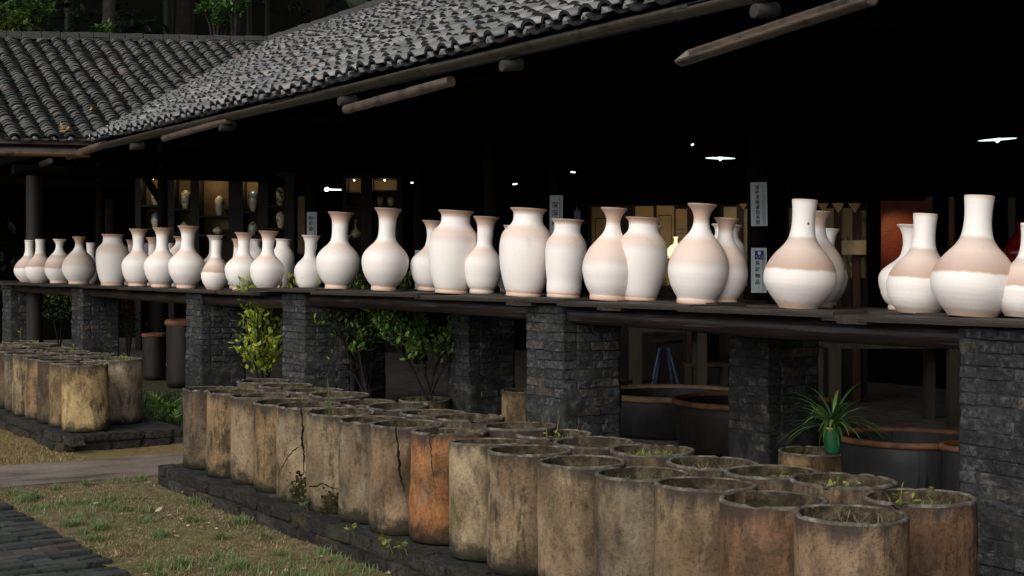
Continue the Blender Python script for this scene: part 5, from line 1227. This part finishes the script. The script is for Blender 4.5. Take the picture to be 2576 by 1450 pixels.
def bench(px0, px1, yt, Z, label, dp=.5, legs=(0, 1)):
    c = at((px0 + px1) / 2, yt, Z); t = empty('work_table', Vector((c.x, c.y, .05)), FACE); tag(t, label, 'table'); k = Z / F; wd = (px1 - px0) * k; H = EYE - (yt - HOR) * k - .05
    m = MB(); m.box(-wd / 2, wd / 2, -dp / 2, dp / 2, H - .05, H); m.build('table_top', M_POST, t)
    for x in (-1, 1):
        for y in (-1, 1): m = MB(); m.box(x * (wd / 2 - .06) - .05, x * (wd / 2 - .06) + .05, y * (dp / 2 - .06) - .05, y * (dp / 2 - .06) + .05, 0, H - .05); m.build('leg', M_POST, t)
    return t
bench(1585, 1772, 822, 16.1, 'dark work table whose square leg stands behind the blue stool', .6)
bench(2062, 2382, 858, 14.0, 'dim work table with square legs seen over the big water crock', .9)
m = MB(); og = at(1615, 962, 16.2); og.z = .05; 
for (xa, ya, xb, yb) in ((1540, 962, 1640, 957), (1540, 984, 1640, 974)):
    a, b = at(xa, ya, 16.0) - og, at(xb, yb, 16.4) - og; m.tube([a, b], .022, 6)
m.tube([at(1545, 962, 16.0) - og, at(1545, 962, 16.0) - og + Vector((0, 0, -.35))], .02, 6); o = m.build('low_rack', M_POST); o.location = og; tag(o, 'low wooden rack with two rails left of the blue stool', 'rack')

# ================================================================== SHRUBS, FERNS, WEEDS
def shrub(base, h, crown_r, n_leaf, leaf, mat, label, seed, stems=4, crown_z=.62, spread=.5, trunk_h=.25, flat=1.0, extra=()):
    rnd = random.Random(seed); t = empty('shrub', base); tag(t, label, 'shrub'); m = MB(); tips = []
    for i in range(stems):
        a = 2 * PI * i / stems + rnd.uniform(-.5, .5); q = Vector((rnd.uniform(-.03, .03), rnd.uniform(-.03, .03), 0)); d = Vector((math.cos(a) * spread * .4, math.sin(a) * spread * .4, 1)).normalized(); pts, rd = [q.copy()], [.016]
        for j in range(6):
            d = (d + Vector((rnd.gauss(0, .14) + math.cos(a) * .05, rnd.gauss(0, .14) + math.sin(a) * .05, .05))).normalized(); q = q + d * h * .135; pts.append(q.copy()); rd.append(.016 * (1 - j * .13))
            if j >= 1:
                for _ in range(3):
                    b, e = q.copy(), (d + Vector((rnd.gauss(0, .7), rnd.gauss(0, .7), rnd.uniform(.1, .5)))).normalized(); bp = [b.copy()]
                    for _2 in range(4): e = (e + Vector((rnd.gauss(0, .25), rnd.gauss(0, .25), .12))).normalized(); b = b + e * h * .06; bp.append(b.copy()); tips.append((b.copy(), e.copy()))
                    m.tube(bp, [.006, .005, .004, .003, .0015], 5)
        m.tube(pts, rd, 7)
    m.build('stems', M_BARK, t); m = MB()
    tips = [x for x in tips if x[0].z > trunk_h * h]
    for _ in range(n_leaf):
        b, e = rnd.choice(tips); o = Vector((rnd.gauss(0, .035), rnd.gauss(0, .035), rnd.gauss(0, .035)))
        nd = (e * .6 + Vector((rnd.gauss(0, .6), rnd.gauss(0, .6), rnd.gauss(.2, .5)))).normalized(); leafy(m, b + o, rnd, leaf, .3, nd)
    for (dx, hz, cnt) in extra:                       # shoots that rise above the planks
        q0 = RIGHT * dx
        for c in range(cnt):
            leafy(m, q0 + Vector((rnd.gauss(0, .05), rnd.gauss(0, .05), hz + rnd.uniform(-.12, .10))), rnd, leaf, .8)
    m.build('foliage', mat, t); return t
b = W(s_at(664, 6.30), 6.30, 0); shrub(b, 1.40, .35, 1150, .070, M_LEAF_Y, 'bright yellow-green leafy shrub between the pale and the wide dark pillars', 51, 5, .6, .42, .22)
b = W(s_at(755, 6.48), 6.48, 1.30); t = shrub(b, .20, .1, 46, .055, M_LEAF_Y, 'sprig of yellow-green leaves rising above the planks before the plain white vase', 52, 3, .5, .6, .1)
b = W(s_at(938, 6.75), 6.75, .0); shrub(b, 1.38, .4, 820, .064, M_LEAF, 'slender dark green shrub with bare forked stems, left of the bushy one', 53, 4, .6, .5, .50, extra=())
b = W(s_at(1080, 6.80), 6.80, z_at(1000, s_at(1080, 6.8), 6.8) - .03); shrub(b, 1.02, .45, 960, .064, M_LEAF, 'bushy green shrub growing from the weedy brown planter', 54, 4, .6, .85, .42)
for px, lb, sd in ((905, 'small leafy sprig above the planks left of the tallest trumpet vase', 55), (1022, 'small leafy sprig above the planks right of the tallest trumpet vase', 56)):
    b = W(s_at(px, 6.75), 6.75, 1.30); shrub(b, .20, .1, 30, .07, M_LEAF_T, lb, sd, 3, .5, .6, .1)
def fern(base, n, L, label, seed, mat=M_LEAF):
    rnd = random.Random(seed); m = MB()
    for i in range(n):
        a = rnd.uniform(0, 2 * PI); e = rnd.uniform(.5, 1.3); d = Vector((math.cos(a), math.sin(a), 0)); q = Vector((rnd.gauss(0, .05), rnd.gauss(0, .05), 0)); pts = []; l = L * rnd.uniform(.6, 1.1)
        for j in range(10): pts.append(q.copy()); q = q + (d * math.cos(e) + UP * math.sin(e)) * l / 9; e -= .16
        sd = d.cross(UP)
        for j in range(1, 10):
            wd = l * .22 * (1 - j / 10.5)
            for sg in (-1, 1):
                tip = pts[j] + sd * sg * wd + (pts[j] - pts[j - 1]) * .8; m.add([pts[j - 1], pts[j], tip], [(0, 1, 2)])
    o = m.build('fern', mat); o.location = base; tag(o, label, 'fern')
for i, (px, v, n, L, lb) in enumerate([(425, 5.2, 26, .45, 'green fern clump in the gap between the two saggar groups'), (395, 5.05, 16, .32, 'small fern left of the bigger fern in the gap'), (450, 5.0, 18, .36, 'fern at the left foot of the pale pillar'), (150, 6.6, 12, .4, 'shaded fern between the two leftmost pillars'), (230, 7.2, 14, .4, 'dark fern behind the second pillar from the left'), (340, 5.7, 12, .3, 'fern in deep shade left of the rolled-rim crock')]):
    fern(W(s_at(px, v), v, 0.0), n, L, lb, 70 + i)
rnd = random.Random(77); m = MB(); st = MB(); b = W(s_at(322, 7.4), 7.4, 0)
for i in range(9):
    q = Vector((rnd.gauss(0, .12), rnd.gauss(0, .12), .75 + rnd.uniform(0, .30))); st.tube([(0, 0, 0), q * .5 + Vector((0, 0, .05)), q], [.008, .006, .004], 5)
    for c in range(5):
        for j in range(5): a = 2 * PI * j / 5; leafy(m, q + Vector((rnd.gauss(0, .04), rnd.gauss(0, .04), rnd.gauss(0, .03))), rnd, .03, 0, Vector((math.cos(a), math.sin(a), .3)).normalized())
t = empty('flowering_plant', b); tag(t, 'pink-red flowers in the shade right of the second pillar', 'flowers'); st.build('stems', M_BARK, t); m.build('blossom', m_leaf('red_petal', [(0, (.28, .02, .03)), (1, (.5, .09, .10))]), t)
fo = MB()
for _ in range(90): leafy(fo, Vector((rnd.gauss(0, .16), rnd.gauss(0, .16), rnd.uniform(.4, .95))), rnd, .08)
fo.build('foliage', M_LEAF_D, t)
rnd = random.Random(78); fo = MB(); b = W(s_at(150, 7.6), 7.6, 0)
for _ in range(420): leafy(fo, Vector((rnd.gauss(0, .30), rnd.gauss(0, .3), rnd.uniform(.55, 1.2))), rnd, .075)
t = empty('shrub', b); tag(t, 'dim dark green bush between the two leftmost pillars', 'shrub'); fo.build('foliage', M_LEAF, t); st = MB()
for i in range(5): a = i * 1.3; st.tube([(0, 0, 0), (math.cos(a) * .15, math.sin(a) * .15, .6), (math.cos(a) * .3, math.sin(a) * .3, 1.0)], [.012, .009, .005], 6)
st.build('stems', M_BARK, t)
# grass: dry blades everywhere, green tufts, rank weeds in the gap
def lawn_z(x, y): return 0.0
def field(name, mat, n, fn, h0, h1, width, lean, seed, label):
    rnd = random.Random(seed); m = MB()
    for _ in range(n):
        p = fn(rnd)
        if p: blades(m, 1, p[0], p[1], -.004, .012, h0 * p[2], h1 * p[2], rnd, width, lean)
    o = m.build(name, mat); return tag(o, label, 'grass', kind='stuff')
def near_plot(rnd):
    s, v = rnd.uniform(5.4, 10.45), rnd.uniform(2.34, 3.52)
    return (-s, v, 1.0)
def near_green(rnd):
    s, v = rnd.uniform(5.4, 10.45), rnd.uniform(2.36, 3.52); q = mnoise.noise(Vector((s * 1.6, v * 1.6, 4.2))) + .5 * mnoise.noise(Vector((s * 4.6, v * 4.6, 1)))
    return (-s, v, 1.0 + max(0, q)) if q > .16 + rnd.uniform(-.1, .3) else None
def tuft_list():
    rnd = random.Random(9); out = []
    for _ in range(46): out.append((rnd.uniform(6.2, 10.4), rnd.uniform(2.45, 3.46), rnd.uniform(.03, .09)))
    for px, py, r_ in ((130, 1285, .16), (200, 1290, .14), (440, 1205, .08), (560, 1410, .12), (470, 1425, .14), (610, 1290, .10), (640, 1310, .12), (690, 1440, .16), (760, 1420, .14), (300, 1215, .10), (520, 1270, .07), (820, 1440, .15), (900, 1445, .13)):
        Z = F * EYE / (py - HOR); p = at(px, py, Z); out.append((-p.x, p.y, r_))
    return out
TUFTS = tuft_list()
def tuft(rnd):
    s, v, r_ = rnd.choice(TUFTS); a = rnd.uniform(0, 2 * PI); rr = r_ * math.sqrt(rnd.random()); return (-(s + rr * math.cos(a)), v + rr * math.sin(a), 1.0) if v + rr * math.sin(a) < 3.5 else None
def far_lawn(rnd):
    s, v = rnd.uniform(11.6, 16.5), rnd.uniform(1.2, 3.45); return (-s, v, 1.0)
def far_green(rnd):
    s, v = rnd.uniform(11.6, 16.5), rnd.uniform(1.2, 3.45); return (-s, v, 1.0) if mnoise.noise(Vector((s * 1.2, v * 1.2, 7))) > .12 else None
def gap(rnd):
    s, v = rnd.uniform(10.4, 16.6), rnd.uniform(4.66, 5.95); return (-s, v, 1.0) if not 10.47 < s < 11.5 else None
field('dry_grass', M_STRAW, 26000, near_plot, .006, .020, .0022, 3.0, 1, 'short dead grass of the near plot')
field('green_grass', M_GRASS, 9000, near_green, .010, .026, .0022, 1.8, 2, 'patchy green grass of the near plot')
field('grass_tufts', M_GRASS_L, 6500, tuft, .018, .062, .0028, 1.7, 3, 'green grass tufts standing out of the near plot')
field('straw_lawn', M_STRAW_Y, 14000, far_lawn, .012, .034, .003, 1.8, 4, 'straw-coloured lawn beyond the path')
field('lawn_green', M_GRASS, 3000, far_green, .012, .03, .003, 1.5, 5, 'greener patches of the straw lawn')
field('gap_weeds', m_leaf('weed_dark', [(0, (.014, .030, .010)), (.6, (.032, .062, .018)), (1, (.075, .10, .03))]), 9000, gap, .04, .15, .005, 1.1, 6, 'rank green weeds in the gap behind the saggars')
field('pillar_weeds', M_STRAW, 260, lambda r: (-(s_at(1400, 5.9) + r.gauss(0, .12)), 5.93 + r.uniform(-.10, .05), 1.0), .10, .55, .003, .5, 7, 'dry weeds at the foot of the lime-patched pillar')
rnd = random.Random(93); m = MB()
for _ in range(170):
    s_, v_ = rnd.uniform(5.6, 10.4), rnd.uniform(2.36, 3.48); leafy(m, Vector((-s_, v_, .018 + rnd.uniform(0, .01))), rnd, rnd.choice((.02, .03, .05)), 0, Vector((rnd.gauss(0, 1), rnd.gauss(0, 1), rnd.uniform(-.05, .25))).normalized())
tag(m.build('leaf_litter', m_leaf('fallen_leaf', [(0, (.10, .05, .025)), (.5, (.24, .16, .08)), (.85, (.42, .36, .25)), (1, (.12, .16, .05))], .1, .8)), 'fallen leaves scattered over the near plot', 'leaf litter', kind='stuff')
rnd = random.Random(91)                                # small seedlings along the plinth
for i, (px, py, lb) in enumerate([(765, 1248, 'pale seedling on the plinth below the branching crack'), (880, 1335, 'seedling on the plinth face left of the pinkish cracked saggar'), (965, 1362, 'leafy seedling on the plinth before the orange saggar'), (975, 1380, 'lower seedling on the plinth before the orange saggar'), (1012, 1325, 'weed at the joint of the pinkish and the orange saggar')]):
    v = 3.56 if i < 1 else 3.46; s = s_at(px, v); z = max(.03, min(.16, z_at(py, s, v))); m = MB()
    for _ in range(7): leafy(m, Vector((rnd.gauss(0, .008), rnd.gauss(0, .008), rnd.uniform(0, .04))), rnd, .045, .6)
    m.tube([(0, .03, -.03), (0, 0, .04)], .002, 4); o = m.build('seedling', M_GRASS if i == 0 else M_MOSS); o.location = W(s, v, z); tag(o, lb, 'seedling')
rnd = random.Random(92); m = MB()
for _ in range(5): leafy(m, Vector((0, 0, rnd.uniform(.02, .12))), rnd, .045, .7)
m.tube([(0, 0, -.05), (0, 0, .14)], .003, 5); o = m.build('seedling', M_MOSS); Z = F * .80 / (835 - HOR); o.location = W(s_at(52, 4.45), 4.45, .70); tag(o, 'thin seedling rising from the far saggars at the left edge', 'seedling')

# ================================================================== FOREST BEHIND THE ROOFS
M_HILL = plain('forest_floor', (.0035, .0032, .0025), .95, .1, .5, 1.5, .5)
m = MB(); vs = []; nx, ny = 40, 40
for j in range(ny + 1):
    for i in range(nx + 1):
        s = 27 + 60 * (i / nx) ** 1.2; v = -14 + 60 * j / ny; vs.append(W(s, v, -.1 + max(0, s - 30) * .62 + 1.0 * mnoise.noise(Vector((s * .12, v * .12, 2)))))
m.add(vs, [(j * (nx + 1) + i, (j + 1) * (nx + 1) + i, (j + 1) * (nx + 1) + i + 1, j * (nx + 1) + i + 1) for j in range(ny) for i in range(nx)], True)
tag(m.build('hillside', M_HILL), kind='structure')
def hill_z(s, v): return -.1 + max(0, s - 30) * .62
def leaf_ball(m, c, r, n, rnd, size):
    for _ in range(n):
        d = Vector((rnd.gauss(0, 1), rnd.gauss(0, 1), rnd.gauss(0, 1))).normalized() * r * rnd.random() ** .45; d.z *= .7; leafy(m, c + d, rnd, size, -.1)
def tree(px, Z, r0, label, seed, bark, h=13):
    rnd = random.Random(seed); p = at(px, 60, Z); s, v = -p.x, p.y; z0 = hill_z(s, v) - .3; t = empty('tree', W(s, v, z0)); tag(t, label, 'tree'); m = MB(); pts, q = [], Vector((0, 0, 0))
    for j in range(9): pts.append(q.copy()); q = q + Vector((rnd.gauss(0, .06), rnd.gauss(0, .06), h / 8))
    m.tube(pts, [r0 * (1.15 - .09 * j) for j in range(9)], 12)
    for _ in range(9):
        a, zz = rnd.uniform(0, 2 * PI), rnd.uniform(.65, .98) * h; m.tube([(pts[6].x, pts[6].y, zz - .6), (math.cos(a) * 1.2, math.sin(a) * 1.2, zz + .4), (math.cos(a) * 2.4, math.sin(a) * 2.4, zz + .7)], [.09, .06, .03], 6)
    m.build('trunk', bark, t); m = MB()
    for _ in range(24):
        a, rr = rnd.uniform(0, 2 * PI), 3.2 * math.sqrt(rnd.random()); leaf_ball(m, Vector((math.cos(a) * rr, math.sin(a) * rr, h * rnd.uniform(.74, 1.02))), rnd.uniform(.9, 1.4), 80, rnd, .5)
    m.build('crown', M_LEAF_D, t)
tree(272, 33, .17, 'pale straight tree trunk standing behind the wing ridge', 11, M_BARK_L)
tree(466, 36, .27, 'thick dark tree trunk right of the pale one behind the ridge', 12, M_BARK)
tree(90, 38, .12, 'thin dark trunk near the bright bush at the top left', 13, M_BARK)
tree(610, 40, .16, 'dim trunk where the two roofs meet, behind the ridge', 14, M_BARK)
tree(800, 42, .2, 'shadowed trunk above the valley of the roofs', 15, M_BARK)
m = MB(); rnd = random.Random(21)                      # the closed wood behind: canopy and undergrowth as one mass
for _ in range(230):
    s, v = rnd.uniform(29, 62), rnd.uniform(-10, 40); z = hill_z(s, v) + rnd.uniform(8.5, 14); leaf_ball(m, W(s, v, z), rnd.uniform(1.6, 2.6), 60, rnd, .8)
for _ in range(150):
    s, v = rnd.uniform(29, 50), rnd.uniform(-8, 30); leaf_ball(m, W(s, v, hill_z(s, v) + rnd.uniform(0.2, 1.6)), rnd.uniform(.5, 1.1), 45, rnd, .28)
for _ in range(40):
    s, v = rnd.uniform(34, 60), rnd.uniform(-8, 30); z = hill_z(s, v); m.tube([W(s, v, z - .3), W(s, v, z + 10)], rnd.uniform(.08, .2), 6)
tag(m.build('forest', M_LEAF_D), 'dark dense forest on the slope behind the roofs', 'forest', kind='stuff')
def bush(px, py, Z, r, n, size, mat, label, seed, squash=1.0):
    rnd = random.Random(seed); p = at(px, py, Z); t = empty('bush', p); tag(t, label, 'bush'); m = MB(); st = MB()
    for _ in range(9):
        c = Vector((rnd.gauss(0, r * .5), rnd.gauss(0, r * .5), rnd.gauss(0, r * .4) * squash)); leaf_ball(m, c, r * .5, n // 9, rnd, size); st.tube([(0, 0, -1.2), c * .5 + Vector((0, 0, -.3)), c], [.03, .02, .008], 5)
    m.build('foliage', mat, t); st.build('stems', M_BARK, t)
bush(22, 44, 27, .40, 1700, .10, m_leaf('leaf_corner', [(0, (0.018, 0.038, 0.008)), (0.6, (0.07, 0.115, 0.02)), (1, (0.17, 0.21, 0.04))]), 'bright feathery green bush at the top left corner', 31)
bush(70, 30, 29, .5, 700, .12, M_LEAF_T, 'darker bush right of the bright corner bush', 32)
bush(272, 82, 30, .22, 300, .11, M_LEAF_T, 'low bush at the foot of the pale trunk', 33)
bush(545, 22, 27, .36, 520, .10, M_LEAF_T, 'leafy branch hanging in front of the dark wood', 34)
bush(590, -4, 27, .30, 300, .10, M_LEAF_T, 'upper leafy branch above the roof valley', 35)
